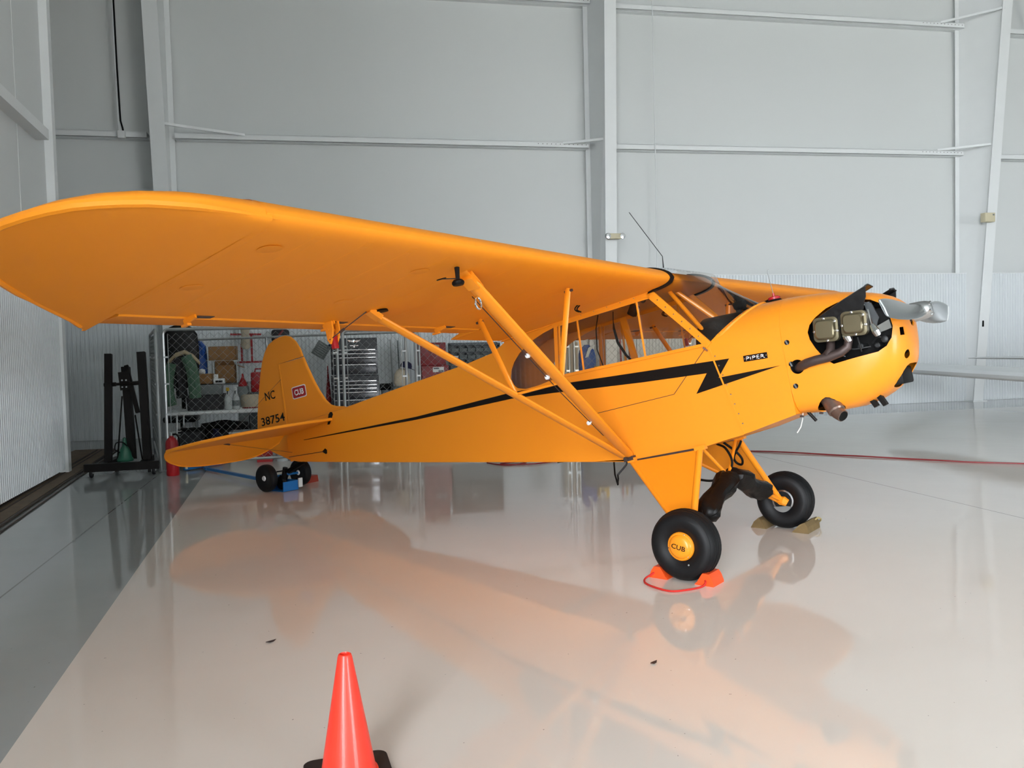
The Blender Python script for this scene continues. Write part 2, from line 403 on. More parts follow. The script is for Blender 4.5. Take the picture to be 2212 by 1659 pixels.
# wall fittings
t = thing('emergency_light', 'white twin-lamp emergency light fixed to the centre steel column', 'emergency light', (2.895, 10.60, 3.665))
bm = BM(); box(bm, -.13, -.07, -.055, .13, .07, .055, .02); finish('body', bm, M['offwhite'], t)
for s in (-1, 1):
    bm = BM(); lathe(bm, [(.02, .05), (.055, .0), (.062, -.04), (.05, -.055), (.0005, -.06)], 16, 'Y', (s*.15, -.02, 0)); finish('lamp_head', bm, M['chrome'], t)
t = thing('junction_box', 'beige square box on the tapered column at far right', 'junction box', (11.64, 10.62, 4.11))
bm = BM(); box(bm, -.13, -.10, -.10, .13, .05, .10, .01); finish('box', bm, M['offwhite'], t)
bm = BM(); box(bm, .06, -.106, .04, .1, -.10, .07); finish('latch', bm, M['greyplastic'], t)
bm = BM(); box(bm, 11.73, 10.85, 1.70, 11.77, 10.98, 1.84, .008); tag(finish('wall_switch', bm, M['dark']), 'small black switch low on the tapered column at right', 'switch')
bm = BM(); tube(bm, [(4.03, 11.17, 2.95), (4.035, 11.17, 5.6), (4.02, 11.17, 9.6)], .011, 6)
tag(finish('conduit', bm, M['steelwhite']), 'thin white conduit running up the wall right of the centre column', 'conduit')
t = thing('outlet_box', 'white outlet box with black cable on the girt in the shaded left bay', 'outlet box', (-6.275, 11.14, 5.53))
bm = BM(); box(bm, -.06, -.05, -.065, .06, .05, .065, .006); finish('box', bm, M['steelwhite'], t)
bm = BM(); tube(bm, [(.03, 0, .06), (.02, 0, .12), (-.01, .0, .25), (-.03, 0, 1.2), (-.05, 0, 4)], .016, 6); finish('cable', bm, M['dark'], t)
bm = BM(); tube(bm, [(-.035, .0, .06), (-.045, .0, .25), (-.075, 0, 4)], .012, 6); finish('conduit', bm, M['steelwhite'], t)

# ------------------------------------------------------------------ the yellow aeroplane (body frame: x nose, y port, z up, origin on the axle)
plane = thing('airplane', 'yellow high-wing two-seat light airplane with a black lightning stripe, parked in the middle', 'airplane', (0, 0, 0), (0, -TH, -WY))
Ry = Matrix.Rotation(-TH, 3, 'Y'); VOFF = Ry.transposed()@Vector((0, 0, AXZ))
def part(name, bm, m, smooth=True, **k):
    return finish(name, bm, m, plane, VOFF, smooth=smooth, **k)
def sub(name, bm, m, parent, smooth=True, **k):
    return finish(name, bm, m, parent, smooth=smooth, **k)
INC, LEX, LEZ = .0631, -.0081, 1.787
DIH = {-1: .0258, 1: .003, 0: 0}
def W(side, c, y, off):
    """wing frame -> body frame: c aft of the leading edge, y spanwise distance, off above the chord line"""
    return Vector((LEX-c*math.cos(INC)+off*math.sin(INC), side*y, LEZ-c*math.sin(INC)+y*DIH[side]+off))
AF_U = [(0, 3.0), (.4, 4.2), (1.25, 5.2), (2.5, 6.3), (5, 7.9), (10, 9.7), (20, 11.4), (30, 11.7), (40, 11.3), (50, 10.4), (60, 9.0), (70, 7.2), (80, 5.1), (90, 2.7), (100, .35)]
AF_L = [(0, 3.0), (.4, 2.1), (1.25, 1.5), (2.5, 1.0), (5, .5), (10, .2), (20, 0), (30, 0), (40, 0), (50, 0), (60, 0), (70, 0), (80, 0), (90, 0), (100, 0)]
US = [0, .3, .8, 1.5, 2.5, 4, 6, 9, 13, 18, 25, 33, 42, 52, 62, 72, 80, 88, 95, 100]
CH = 1.62
def base_off(c): return -.052+.0275*c
def af_ring(side, y, c0, c1, chord, cstart=0., rise=0.):
    """airfoil ring between c0 and c1 (local chord starts at cstart, of length chord)"""
    us = [u for u in US]
    cs = [cstart+u/100*chord for u in us]; cs = [c for c in cs if c0-1e-6 <= c <= c1+1e-6]
    if cs[-1] < c1-1e-4: cs.append(c1)
    up = []; lo = []
    for c in cs:
        u = (c-cstart)/chord*100
        b = base_off(c)+rise
        up.append(W(side, c, y, b+interp(AF_U, u)/100*chord)); lo.append(W(side, c, y, b+interp(AF_L, u)/100*chord))
    return lo[::-1]+up[1:]
TIP_LE = [(3.76, 0), (3.95, .0), (4.1, .015), (4.25, .06), (4.35, .115), (4.44, .2), (4.51, .31), (4.56, .45), (4.59, .58), (4.60, .69)]
TIP_TE = [(3.76, 1.60), (3.9, 1.46), (4.05, 1.34), (4.2, 1.21), (4.35, 1.06), (4.45, .95), (4.53, .86), (4.58, .78), (4.60, .71)]
def wing(side):
    root = .345; HC = 1.295
    ya0, ya1 = .95, 3.745
    bm = BM()
    def seg(y0, y1, c1, n):
        rings = [af_ring(side, lerp(y0, y1, i/n), 0, c1, CH) for i in range(n+1)]
        loft(bm, rings)
    seg(root, ya0, CH, 4); seg(ya0, ya1, HC, 14); seg(ya1, 3.76, CH, 1)
    # tip bow
    rings = []
    for i in range(19):
        y = lerp(3.76, 4.60, math.sin(i/18*PI/2))
        a, b = interp(TIP_LE, y), interp(TIP_TE, y); s = min(1, (y-3.76)/.84)
        L = max(b-a, .03)
        pts = []; th = max(.10, 1-s*.35); up, lo = [], []
        for u in US:
            c = a+u/100*L; bs = base_off(c)+.055*s
            tu, tl = interp(AF_U, u)/100*L*th, interp(AF_L, u)/100*L
            edge = .022*max(0, min(1, s*3))*(1-abs(u-50)/50)**.5 if 0 < u < 100 else 0
            up.append(W(side, c, y, bs+tu+edge*.5)); lo.append(W(side, c, y, bs+tl*.6-edge*.2))
        rings.append(lo[::-1]+up[1:])
    loft(bm, rings)
    wo = part('wing', bm, M['yellow'])
    # rounded tip bow tube under the fabric edge
    pts = []
    for i in range(25):
        t = i/24
        if t < .62: y = lerp(3.72, 4.597, math.sin(t/.62*PI/2)); c = interp(TIP_LE, max(y, 3.76))+.01
        else: y = lerp(4.597, 3.80, ((t-.62)/.38)); c = interp(TIP_TE, y)-.01
        s = max(0, min(1, (y-3.76)/.84))
        pts.append(W(side, c, y, base_off(c)+.055*s+(.03*(1-c/1.6))*max(.3, 1-s)+.004))
    bm = BM(); tube(bm, pts, [.004, .008, .013, .017]+[.02]*16+[.014]*5, 8); sub('tip_bow', bm, M['yellow'], wo)
    # rib tapes standing proud of the lower skin
    for k in range(12):
        y = .62+k*.2855
        bm = BM(); ce = HC-.01 if y > .94 else CH-.03
        cs = [.06, .1, .2, .4, .7, 1.0, ce]
        rings = []
        for c in cs:
            b = base_off(c)+interp(AF_L, c/CH*100)/100*CH
            rings.append([W(side, c, y-.022, b-.0002), W(side, c, y+.022, b-.0002), W(side, c, y+.018, b-.0009), W(side, c, y-.018, b-.0009)])
        loft(bm, rings); sub('rib_tape', bm, M['yellow'], wo, smooth=False)
    # leading-edge cuff seam and inspection rings
    for c, y in ((.31, 2.62), (.885, 2.65), (.25, 3.6), (.826, 3.62)):
        bm = BM(); p = W(side, c, y, base_off(c)); lathe(bm, [(.055, 0), (.055, -.0008), (.046, -.0016), (.0005, -.0016)], 24, 'Z', p); sub('inspection_cover', bm, M['yellow'], wo)
    rings = [af_ring(side, y, 0, .36, CH, rise=0) for y in (3.757, 3.763, 3.777, 3.783)]
    bm = BM(); rr = []
    for i, y in enumerate((3.755, 3.785)):
        ring = []
        for c, top in [(.42, 0), (.2, 0), (.1, 0), (.04, 0), (.012, 0), (0, 0), (.012, 1), (.04, 1), (.1, 1), (.16, 1)]:
            u = c/CH*100; o = base_off(c)+(interp(AF_U, u) if top else interp(AF_L, u))/100*CH + (.0012 if top else -.0015)
            ring.append(W(side, c-.0015, y, o))
        rr.append(ring)
    loft(bm, rr, closed=False); sub('leading_edge_seam', bm, M['yellow'], wo)
    # aileron: hinged at HC, trailing edge up
    dl = R(5.5 if side < 0 else -4)
    bm = BM(); rings = []
    ho = base_off(HC)+.03
    for y in (ya0+.02, ya1-.02):
        ring = []
        prof = [(0, -.034), (-.018, -.02), (-.026, .0), (-.018, .022), (0, .04), (.1, .036), (.2, .02), (.318, .001), (.318, -.006), (.2, -.02), (.1, -.03)]
        if y < 2 : prof = [(a*(.86 if a > .25 else 1), b) for a, b in prof]
        for a, b in prof:
            ca, cb = a*math.cos(dl)-b*math.sin(dl), a*math.sin(dl)+b*math.cos(dl)
            ring.append(W(side, HC+.02+ca, y, ho+cb))
        rings.append(ring)
    loft(bm, rings); al = sub('aileron', bm, M['yellow'], wo)
    for y in (1.42, 2.42, 3.35):
        bm = BM(); obox(bm, W(side, HC-.05, y, base_off(HC)-.004), W(side, HC+.04, y+.01, base_off(HC)-.02), .012, .03)
        box(bm, *(W(side, HC+.035, y+.005, base_off(HC)-.034)-Vector((.03, .012, .006))), *(W(side, HC+.035, y+.005, base_off(HC)-.034)+Vector((.03, .012, .006))))
        sub('aileron_hinge', bm, M['yellow_metal'], al, smooth=False)
        bm = BM(); p = W(side, HC-.012, y-.075*1, base_off(HC)-.001); box(bm, p.x-.022, p.y-.05, p.z-.003, p.x+.022, p.y+.05, p.z+.002); sub('hinge_slot', bm, M['exhaust'], wo, smooth=False)
    # control horn with a red gust-lock block, and the aileron cable
    p0 = W(side, HC-.005, 2.44, base_off(HC)+.0)
    pr = [(.05, 0), (.05, -.05), (.03, -.10), (.0, -.135), (-.025, -.11), (-.03, -.05), (-.045, 0)]
    bm = BM(); prism(bm, [p0+Vector((x*.8, .0, z)) for x, z in pr], (0, .012, 0)); prism(bm, [p0+Vector((x*.8, .05, z)) for x, z in pr], (0, .012, 0))
    for z in (-.05, -.09): lathe(bm, [(.01, -.004), (.01, .07)], 8, 'Y', p0+Vector((0, 0, z)))
    sub('aileron_horn', bm, M['yellow_metal'], al, smooth=False)
    bm = BM(); box(bm, p0.x-.012, p0.y-.03*side-.015, p0.z-.165, p0.x+.018, p0.y-.03*side+.02, p0.z-.085, .003); sub('gust_lock', bm, M['red'], al)
    e = W(side, 1.02, 2.36, base_off(1)-.005)
    bm = BM(); tube(bm, [p0+Vector((0, 0, -.11)), e], .0035, 5); tube(bm, [p0.lerp(e, .28)+Vector((0, 0, -.08)), p0.lerp(e, .40)+Vector((0, 0, -.066))], .009, 6)
    sub('aileron_cable', bm, M['exhaust'], wo)
    bm = BM(); lathe(bm, [(.035, 0), (.04, -.012), (.0005, -.016)], 12, 'Z', W(side, .98, 2.27, base_off(.98))); sub('cable_fairing', bm, M['black'], wo)
    # grab loops near the root
    for dy in (0, .028):
        q = W(side, .60, .66+dy, base_off(.60)); bm = BM()
        tube(bm, [q+Vector((-.03*math.sin(a), 0, -.05*a/PI)) for a in [i/10*PI for i in range(11)]], .0055, 6); sub('tie_loop', bm, M['black'], wo)
    # black sealing tape round the wing-root nose
    bm = BM(); rr = []
    cs = [(.235, 0), (.2, 0), (.15, 0), (.1, 0), (.06, 0), (.03, 0), (.012, 0), (.003, 0), (0, 1), (.003, 1), (.012, 1), (.03, 1), (.06, 1), (.1, 1), (.15, 1), (.2, 1)]
    for i, (c, top) in enumerate(cs):
        u = c/CH*100; b = base_off(c)
        hh = (interp(AF_U, u) if top else interp(AF_L, u))/100*CH; s = 1 if top else -1
        if c < .004: nrm = (-1, 0)
        else: nrm = (-max(0, .05-c)*12, s)
        l = math.hypot(*nrm); nx_, nz_ = nrm[0]/l*.012, nrm[1]/l*.012
        wd = .045 if i > 1 else .015*i+.004
        rr.append([W(side, c+nx_*k, y, b+hh+nz_*k) for y, k in ((root-.016, 1), (root-.016+wd, 1), (root-.016+wd, -.4), (root-.016, -.4))])
    loft(bm, rr); sub('root_tape', bm, M['black'], wo)
    return wo
wing_s = wing(-1); wing_p = wing(1)

# lift struts, jury struts, strut fittings
def streamlined(bm, a, b, r, flat=.45):
    a, b = Vector(a), Vector(b); d = (b-a).normalized()
    up0 = Vector((1, 0, 0)); u = (up0-d*up0.dot(d)).normalized()
    tube(bm, [a, a.lerp(b, .02), a.lerp(b, .5), a.lerp(b, .975), b], [r*.55, r, r, r, r*.5], 12, flat=flat, up0=u)
def struts(s):
    low = Vector((-.622, s*.362, .578))
    ft = W(s, .25, 2.33, base_off(.25)-.012); rt = W(s, 1.02, 2.34, base_off(1.0)-.008)
    bm = BM(); streamlined(bm, low+Vector((.012, 0, .01)), low.lerp(ft, .985), .046); f = part('lift_strut', bm, M['yellow_metal'])
    bm = BM()
    for k in (-.02, .02): prism(bm, [ft+Vector((.035, s*k, .015)), ft+Vector((-.035, s*k, .015)), ft+Vector((-.03, s*k-s*.1, -.06)), ft+Vector((.02, s*k-s*.1, -.06))], (0, .005, 0))
    obox(bm, low.lerp(ft, .955), low.lerp(ft, .995), .07, .05); sub('strut_fitting', bm, M['yellow_metal'], f, smooth=False)
    q = low.lerp(ft, .935)+Vector((-.02, 0, -.035)); bm = BM()
    tube(bm, [q+Vector((.0+.004*0, .026*math.cos(a), -.03+.034*math.sin(a))) for a in [i/16*2*PI for i in range(16)]], .006, 8, closed=True); sub('tie_down_ring', bm, M['chrome'], f)
    q = W(s, .19, 2.47, base_off(.19)); bm = BM()
    tube(bm, [q+Vector((0, -s*.012, .0)), q+Vector((0, 0, -.075))], [.014, .010], 8)
    lathe(bm, [(.0005, -.066), (.024, -.068), (.033, -.078), (.034, -.088), (.028, -.097), (.0005, -.10)], 20, 'Z', q); sub('pulley_housing', bm, M['black'], f)
    bm = BM(); q2 = q+Vector((-.045, s*.075, -.055)); lathe(bm, [(.0005, -.003), (.016, -.003), (.018, 0), (.016, .003), (.0005, .003)], 16, 'Z', (0, 0, 0))
    mm = Matrix.Translation(q2)@Matrix.Rotation(R(-s*12), 4, 'X')@Matrix.Diagonal((.8, 2.2, 1, 1))
    for v in bm.verts: v.co = mm@v.co
    tube(bm, [q2, q+Vector((0, 0, -.06))], .003, 5); sub('pitot_vane', bm, M['black'], f)
    bm = BM(); streamlined(bm, low+Vector((-.012, 0, .0)), low.lerp(rt, .985), .036); r_ = part('lift_strut', bm, M['yellow_metal'])
    bm = BM(); obox(bm, low.lerp(rt, .965), rt+Vector((0, 0, .012)), .06, .035); sub('strut_fitting', bm, M['yellow_metal'], r_, smooth=False)
    bm = BM(); obox(bm, low+Vector((-.03, 0, -.012)), low+Vector((.05, 0, -.002)), .05, .03); lathe(bm, [(.014, -.05), (.014, .03)], 8, 'Y', low)
    sub('strut_bolt', bm, M['exhaust'], f)
    # jury struts
    for tt, wc, st, rr in ((.49, .285, ft, .022), (.49, 1.053, rt, .022)):
        a = low.lerp(st, tt); b = W(s, wc, 1.27, base_off(wc)-.005)
        bm = BM(); streamlined(bm, a, b, rr, .5); j = part('jury_strut', bm, M['yellow_metal'])
        bm = BM(); lathe(bm, [(.009, -.03), (.009, .03)], 8, 'X', b+Vector((0, 0, -.02))); sub('bolt', bm, M['exhaust'], j)
    a, b = low.lerp(ft, .49), low.lerp(rt, .49)
    bm = BM(); tube(bm, [a, b], .010, 8); part('jury_strut', bm, M['yellow_metal'])
    # aileron cable along the front strut with its little pulleys
    off = Vector((-.055, 0, -.01)); bm = BM(); tube(bm, [low.lerp(ft, .17)+off*.6, low.lerp(ft, .45)+off, low.lerp(ft, .93)+off*1.1], .003, 5); cab = sub('control_cable', bm, M['exhaust'], f)
    for tt in (.26, .535, .65):
        bm = BM(); p = low.lerp(ft, tt)+off*.95; lathe(bm, [(.008, -.01), (.015, -.008), (.015, .008), (.008, .01)], 10, 'Y', p); obox(bm, p, low.lerp(ft, tt), .012, .006)
        sub('cable_guide', bm, M['white'], f)
    return low
struts(-1); struts(1)

# ---- fuselage
def hw(x): return .33 if x > -1.2 else lerp(.33, .03, min(1, (-1.2-x)/3.88))
ZB = [(-4.98, 1.105), (-4.81, 1.063), (-3.61, .912), (-2.34, .758), (-1.3, .633), (-.64, .549), (-.06, .569), (.29, .615), (.66, .685)]
ZE = [(-5.0, 1.44), (-4.3, 1.472), (-3.95, 1.487), (-2.76, 1.551), (-2.14, 1.579), (-1.777, 1.612), (-1.61, 1.672), (-1.05, 1.70), (0, 1.74)]
zb = lambda x: interp(ZB, x)
ze = lambda x: interp(ZE, x)
DW = [(-1.618, 1.36), (-1.60, 1.43), (-1.555, 1.49), (-1.48, 1.55), (-1.40, 1.592), (-1.31, 1.626), (-1.2, 1.655), (-1.09, 1.675)]     # upper edge of the rear quarter window
SILL = [(.154, 1.262), (-.1, 1.27), (-.5, 1.276), (-1.0, 1.282), (-1.12, 1.284), (-1.2, 1.274), (-1.35, 1.258), (-1.48, 1.255), (-1.56, 1.275), (-1.60, 1.31), (-1.618, 1.36)]
def fuselage():
    bm = BM()
    for s in (-1, 1):
        cols = [(.284, .154, 1.262)]+[(x, x, z) for x, z in SILL[1:]]
        T = []
        for xb_, xt, z in cols:
            b = zb(xb_); T.append([bm.verts.new((lerp(xb_, xt, k/4), s*hw(lerp(xb_, xt, k/4)), lerp(b, z, k/4))) for k in range(5)])
        for x in [-1.62-.0005]+[-1.777, -2.14, -2.5, -2.76, -3.3, -3.95, -4.3, -4.7, -4.96]:
            b = zb(x); z = ze(x); T.append([bm.verts.new((x, s*hw(x), lerp(b, z, k/4))) for k in range(5)])
        for A, B in zip(T[:-1], T[1:]):
            if abs(A[4].co.x+1.618) < 1e-4:      # joint of sill column and full-height column
                for k in range(4): bm.faces.new((A[k], B[k], B[k+1], A[k+1]))
                continue
            for k in range(4): bm.faces.new((A[k], B[k], B[k+1], A[k+1]))
        # quarter above the rear window
        A = [bm.verts.new((x, s*hw(x), z)) for x, z in DW]; B = [bm.verts.new((x, s*hw(x), ze(x)+.012)) for x, z in DW]
        for k in range(len(A)-1): bm.faces.new((A[k], A[k+1], B[k+1], B[k]))
        c0 = bm.verts.new((-1.6205, s*hw(-1.62), ze(-1.62)))
        bm.faces.new((A[0], B[0], c0))
    xs = [.284, -.06, -.64, -1.3, -2.34, -3.61, -4.81, -4.96]
    V = [[bm.verts.new((x, y, zb(x))) for y in (-hw(x), 0, hw(x))] for x in xs]
    for a, b in zip(V[:-1], V[1:]):
        for k in range(2): bm.faces.new((a[k], a[k+1], b[k+1], b[k]))
    xs = [-1.60, -1.777, -2.14, -2.76, -3.3, -3.95, -4.3, -4.7, -4.96]; V = []
    for x in xs:
        h = .075 if x > -1.7 else .03*(1-(-x-1.7)/6)
        V.append([bm.verts.new((x, hw(x)*t, ze(x)+h*(1-abs(t)**2.2))) for t in (-1, -.7, -.35, 0, .35, .7, 1)])
    for a, b in zip(V[:-1], V[1:]):
        for k in range(6): bm.faces.new((a[k], a[k+1], b[k+1], b[k]))
    x = -4.96; bm.faces.new([bm.verts.new(p) for p in ((x, -hw(x), zb(x)), (x, hw(x), zb(x)), (x, hw(x), ze(x)), (x, -hw(x), ze(x)))])
    bmesh.ops.remove_doubles(bm, verts=bm.verts[:], dist=1e-4)
    fo = part('fuselage', bm, M['yellow'], ang=20, recalc=True)
    md = fo.modifiers.new('skin', 'SOLIDIFY'); md.thickness = .004; md.offset = 0
    return fo
fus = fuselage()
# boot cowl
def sect_front(a, nt=2.4, nb=5.):
    """firewall section, a from -pi/2 (bottom centre) round the starboard side to pi/2"""
    zc, ht, hb = 1.10, .38, .415; n = nt if math.sin(a) > 0 else nb
    y = .33*abs(math.cos(a))**(2/n); z = zc+(ht if math.sin(a) > 0 else hb)*math.copysign(abs(math.sin(a))**(2/n), math.sin(a))
    return y, z
def boot_cowl():
    bm = BM(); NA = 22; FX = .664
    cols = []
    angs = [lerp(0, PI/2, i/NA) for i in range(NA+1)]
    def rear(y):
        s_ = (1-(abs(y)/.33)**2)**.62 if abs(y) < .33 else 0
        return Vector((.154+.306*s_, y, 1.262+.226*s_))
    half = []
    for k in range(7):                         # side below the windshield corner
        t = k/6; z0 = lerp(zb(.284), 1.262, t); x0 = lerp(.284, .154, t); z1 = lerp(.69, 1.10, t)
        half.append((Vector((x0, .33, z0)), Vector((FX, .33, z1))))
    for a in angs[1:]:
        y, z = sect_front(a); half.append((rear(y), Vector((FX, y, z))))
    full = half + [(Vector((p.x, -p.y, p.z)), Vector((q.x, -q.y, q.z))) for p, q in half[-2::-1]]
    rows = []
    for p, q in full:
        row = []
        for i in range(9):
            t = i/8; v = p.lerp(q, t)
            row.append(bm.verts.new(v))
        rows.append(row)
    for a, b in zip(rows[:-1], rows[1:]):
        for i in range(8): bm.faces.new((a[i], a[i+1], b[i+1], b[i]))
    V = [[bm.verts.new((x, y, z)) for y in (-.33, 0, .33)] for x, z in ((.284, zb(.284)), (.45, .65), (FX, .69))]
    for a, b in zip(V[:-1], V[1:]):
        for k in range(2): bm.faces.new((a[k], a[k+1], b[k+1], b[k]))
    bm.faces.new([bm.verts.new(q-Vector((.004, 0, 0))) for p, q in full])
    bmesh.ops.remove_doubles(bm, verts=bm.verts[:], dist=1e-4)
    bo = part('boot_cowl', bm, M['yellow_metal'], ang=30)
    md = bo.modifiers.new('skin', 'SOLIDIFY'); md.thickness = .004; md.offset = 0
    # raised windshield retaining strip with screws, and the seam strip
    pts = [rear(lerp(-.33, .33, i/40)) for i in range(41)]
    bm = BM(); rr = []
    for p in pts:
        f = Vector((.035, 0, .004)); rr.append([p+Vector((-.004, 0, .006)), p+f+Vector((0, 0, .008)), p+f+Vector((.006, 0, -.004)), p+Vector((0, 0, -.006))])
    loft(bm, rr); st = sub('windshield_strip', bm, M['yellow_metal'], bo)
    bm = BM()
    for i in range(1, 40, 3): lathe(bm, [(.006, 0), (.005, .003), (.0005, .004)], 8, 'Z', pts[i]+Vector((.018, 0, .009)))
    sub('screws', bm, M['chrome'], st)['kind'] = 'stuff'
    for s in (-1, 1):
        bm = BM(); a, b = Vector((.155, s*.332, 1.25)), Vector((.286, s*.332, .62))
        obox(bm, a, b, .006, .012, up=(1, 0, 0)); sp = sub('seam_strip', bm, M['yellow_metal'], bo, smooth=False)
        bm = BM()
        for i in range(1, 9): lathe(bm, [(.006, 0), (.005, s*.003), (.0005, s*.004)], 8, 'Y', a.lerp(b, i/9)+Vector((.022, s*.001, 0)))
        sub('screws', bm, M['chrome'], sp)['kind'] = 'stuff'
    return bo, rear
boot, wrear = boot_cowl()
# engine cowl with nose bowl, cut out for the cylinders
CS = [(.668, .332, 1.482, .682, 2.4, 5), (.76, .332, 1.474, .672, 2.4, 4.5), (.90, .330, 1.458, .662, 2.4, 4), (1.02, .326, 1.436, .665, 2.4, 3.4), (1.12, .318, 1.41, .688, 2.4, 3.0),
      (1.2, .305, 1.385, .722, 2.4, 2.7), (1.26, .29, 1.362, .756, 2.4, 2.6), (1.31, .268, 1.335, .80, 2.3, 2.4), (1.345, .24, 1.308, .84, 2.2, 2.3), (1.372, .205, 1.28, .885, 2.1, 2.2), (1.39, .16, 1.255, .94, 2, 2), (1.398, .11, 1.24, 1.03, 2, 2), (1.40, .06, 1.235, 1.115, 2, 2)]
def cowl_ring(x, h, zt, zbm, nt, nb, ins=0., N=56):
    zc = 1.10 if x < 1.3 else lerp(1.10, 1.175, (x-1.3)/.1)
    out = []
    for k in range(N):
        a = 2*PI*k/N; c, s = math.cos(a), math.sin(a); n = nt if s >= 0 else nb
        hz = (zt-zc) if s >= 0 else (zc-zbm)
        y = (h-ins)*math.copysign(abs(c)**(2/n), c); z = zc+(hz-ins)*math.copysign(abs(s)**(2/n), s)
        out.append((x-(ins if x > 1.38 else 0), y, z))
    return out
def cowl():
    bm = BM()
    outer = [cowl_ring(*c) for c in CS]; inner = [cowl_ring(*c, ins=.007) for c in CS]
    loft(bm, outer+inner[::-1]+[outer[0]], (False, False)); bmesh.ops.remove_doubles(bm, verts=bm.verts[:], dist=1e-6)
    co = part('engine_cowl', bm, M['yellow_metal'], ang=40)
    op = [(.842, 1.20), (.86, 1.245), (.90, 1.285), (.97, 1.33), (1.04, 1.352), (1.14, 1.35), (1.23, 1.325), (1.295, 1.28), (1.33, 1.21), (1.338, 1.13), (1.32, 1.06), (1.285, 1.015), (1.235, .99), (1.1, .98), (.965, .967), (.92, 1.005), (.872, 1.09), (.848, 1.15)]
    cut = []
    for s in (-1, 1):
        bm = BM(); prism(bm, [(x, s*.6, z) for x, z in op], (0, -s*.42, 0)); cut.append(finish('c', bm, M['dark'], smooth=False))
        bm = BM(); lathe(bm, [(.047, .55), (.047, .2)] if s > 0 else [(.047, -.55), (.047, -.2)], 20, 'Y', (.735, 0, .995)); cut.append(finish('c', bm, M['dark'], smooth=False))
        bm = BM(); box(bm, 1.30, s*.19-.022, 1.065, 1.5, s*.19+.022, 1.115, .004); cut.append(finish('c', bm, M['dark'], smooth=False))
        bm = BM(); lathe(bm, [(.028, 1.28), (.028, 1.5)], 16, 'X', (0, s*.15, .945)); cut.append(finish('c', bm, M['dark'], smooth=False))
    bm = BM(); lathe(bm, [(.085, .5), (.085, .8)], 20, 'Z', (.862, -.215, 0)); cut.append(finish('c', bm, M['dark'], smooth=False))
    bm = BM(); box(bm, 1.235, -.14, .70, 1.5, .14, .885, .04); cut.append(finish('c', bm, M['dark'], smooth=False))
    for c in cut: c.matrix_world = Matrix.Identity(4)
    co.location = (0, 0, 0); co.parent = None
    apply_bool(co, cut)
    co.parent = plane; co.location = VOFF
    # seam bead, quarter-turn studs
    bm = BM(); tube(bm, [Vector(p)+Vector((-.002, 0, 0)) for p in cowl_ring(.668, .3315, 1.4815, .6825, 2.4, 5)], .002, 5, closed=True); sub('cowl_seam', bm, M['yellow_metal'], co)
    for s in (-1, 1):
        for x, z in ((.70, 1.165), (.70, 1.02), (.70, .873)):
            bm = BM(); lathe(bm, [(.017, 0), (.016, s*.004), (.0005, s*.004)], 16, 'Y', (x, s*.3325, z)); st = sub('cowl_stud', bm, M['dark'], co)
            bm = BM(); box(bm, x-.006, s*.336-.002, z-.016, x+.004, s*.336+.002, z+.016, M=Matrix.Translation((x, s*.336, z))@Matrix.Rotation(R(-20), 4, 'Y')@Matrix.Translation((-x, -s*.336, -z))); sub('stud_spring', bm, M['chrome'], st)
    # chin air box and its vanes
    bm = BM(); box(bm, 1.10, -.135, .765, 1.31, .135, .875, .012); sub('air_box', bm, M['dark'], co)
    bm = BM(); prism(bm, [(1.245, -.125, .765), (1.30, -.125, .84), (1.33, -.125, .87), (1.31, -.125, .87), (1.235, -.125, .775)], (0, .02, 0)); sub('chin_bracket', bm, M['alu'], co, smooth=False)
    for dx in (0, .055):
        bm = BM(); prism(bm, [(1.055+dx, -.16, .76), (1.09+dx, -.16, .76), (1.125+dx, -.13, .655), (1.10+dx, -.13, .645)], (0, .05, 0)); sub('cooling_lip', bm, M['black'], co, smooth=False)
    return co
cow = cowl()
# engine: crankcase, two cylinders a side, rocker covers, baffles, exhaust
bm = BM(); box(bm, .72, -.14, .95, 1.34, .14, 1.28, .05); box(bm, .70, -.24, .80, 1.05, .24, .98, .03); engine = part('engine', bm, M['dark'])
bm = BM(); loft(bm, [cowl_ring(.676, .318, 1.465, .70, 2.4, 5), cowl_ring(.69, .318, 1.465, .70, 2.4, 5)]); sub('firewall', bm, M['grey'], engine)
bm = BM(); lathe(bm, [(.09, 1.30), (.11, 1.33), (.05, 1.40), (.035, 1.46)], 20, 'X', (0, 0, 1.2)); sub('nose_case', bm, M['grey'], engine)
def rsq(h, r, n=6):
    out = []
    for cx, cy, a0 in ((h-r, h-r, 0), (-h+r, h-r, PI/2), (-h+r, -h+r, PI), (h-r, -h+r, 1.5*PI)):
        for k in range(n): a = a0+k/(n-1)*PI/2; out.append((cx+r*math.cos(a), cy+r*math.sin(a)))
    return out
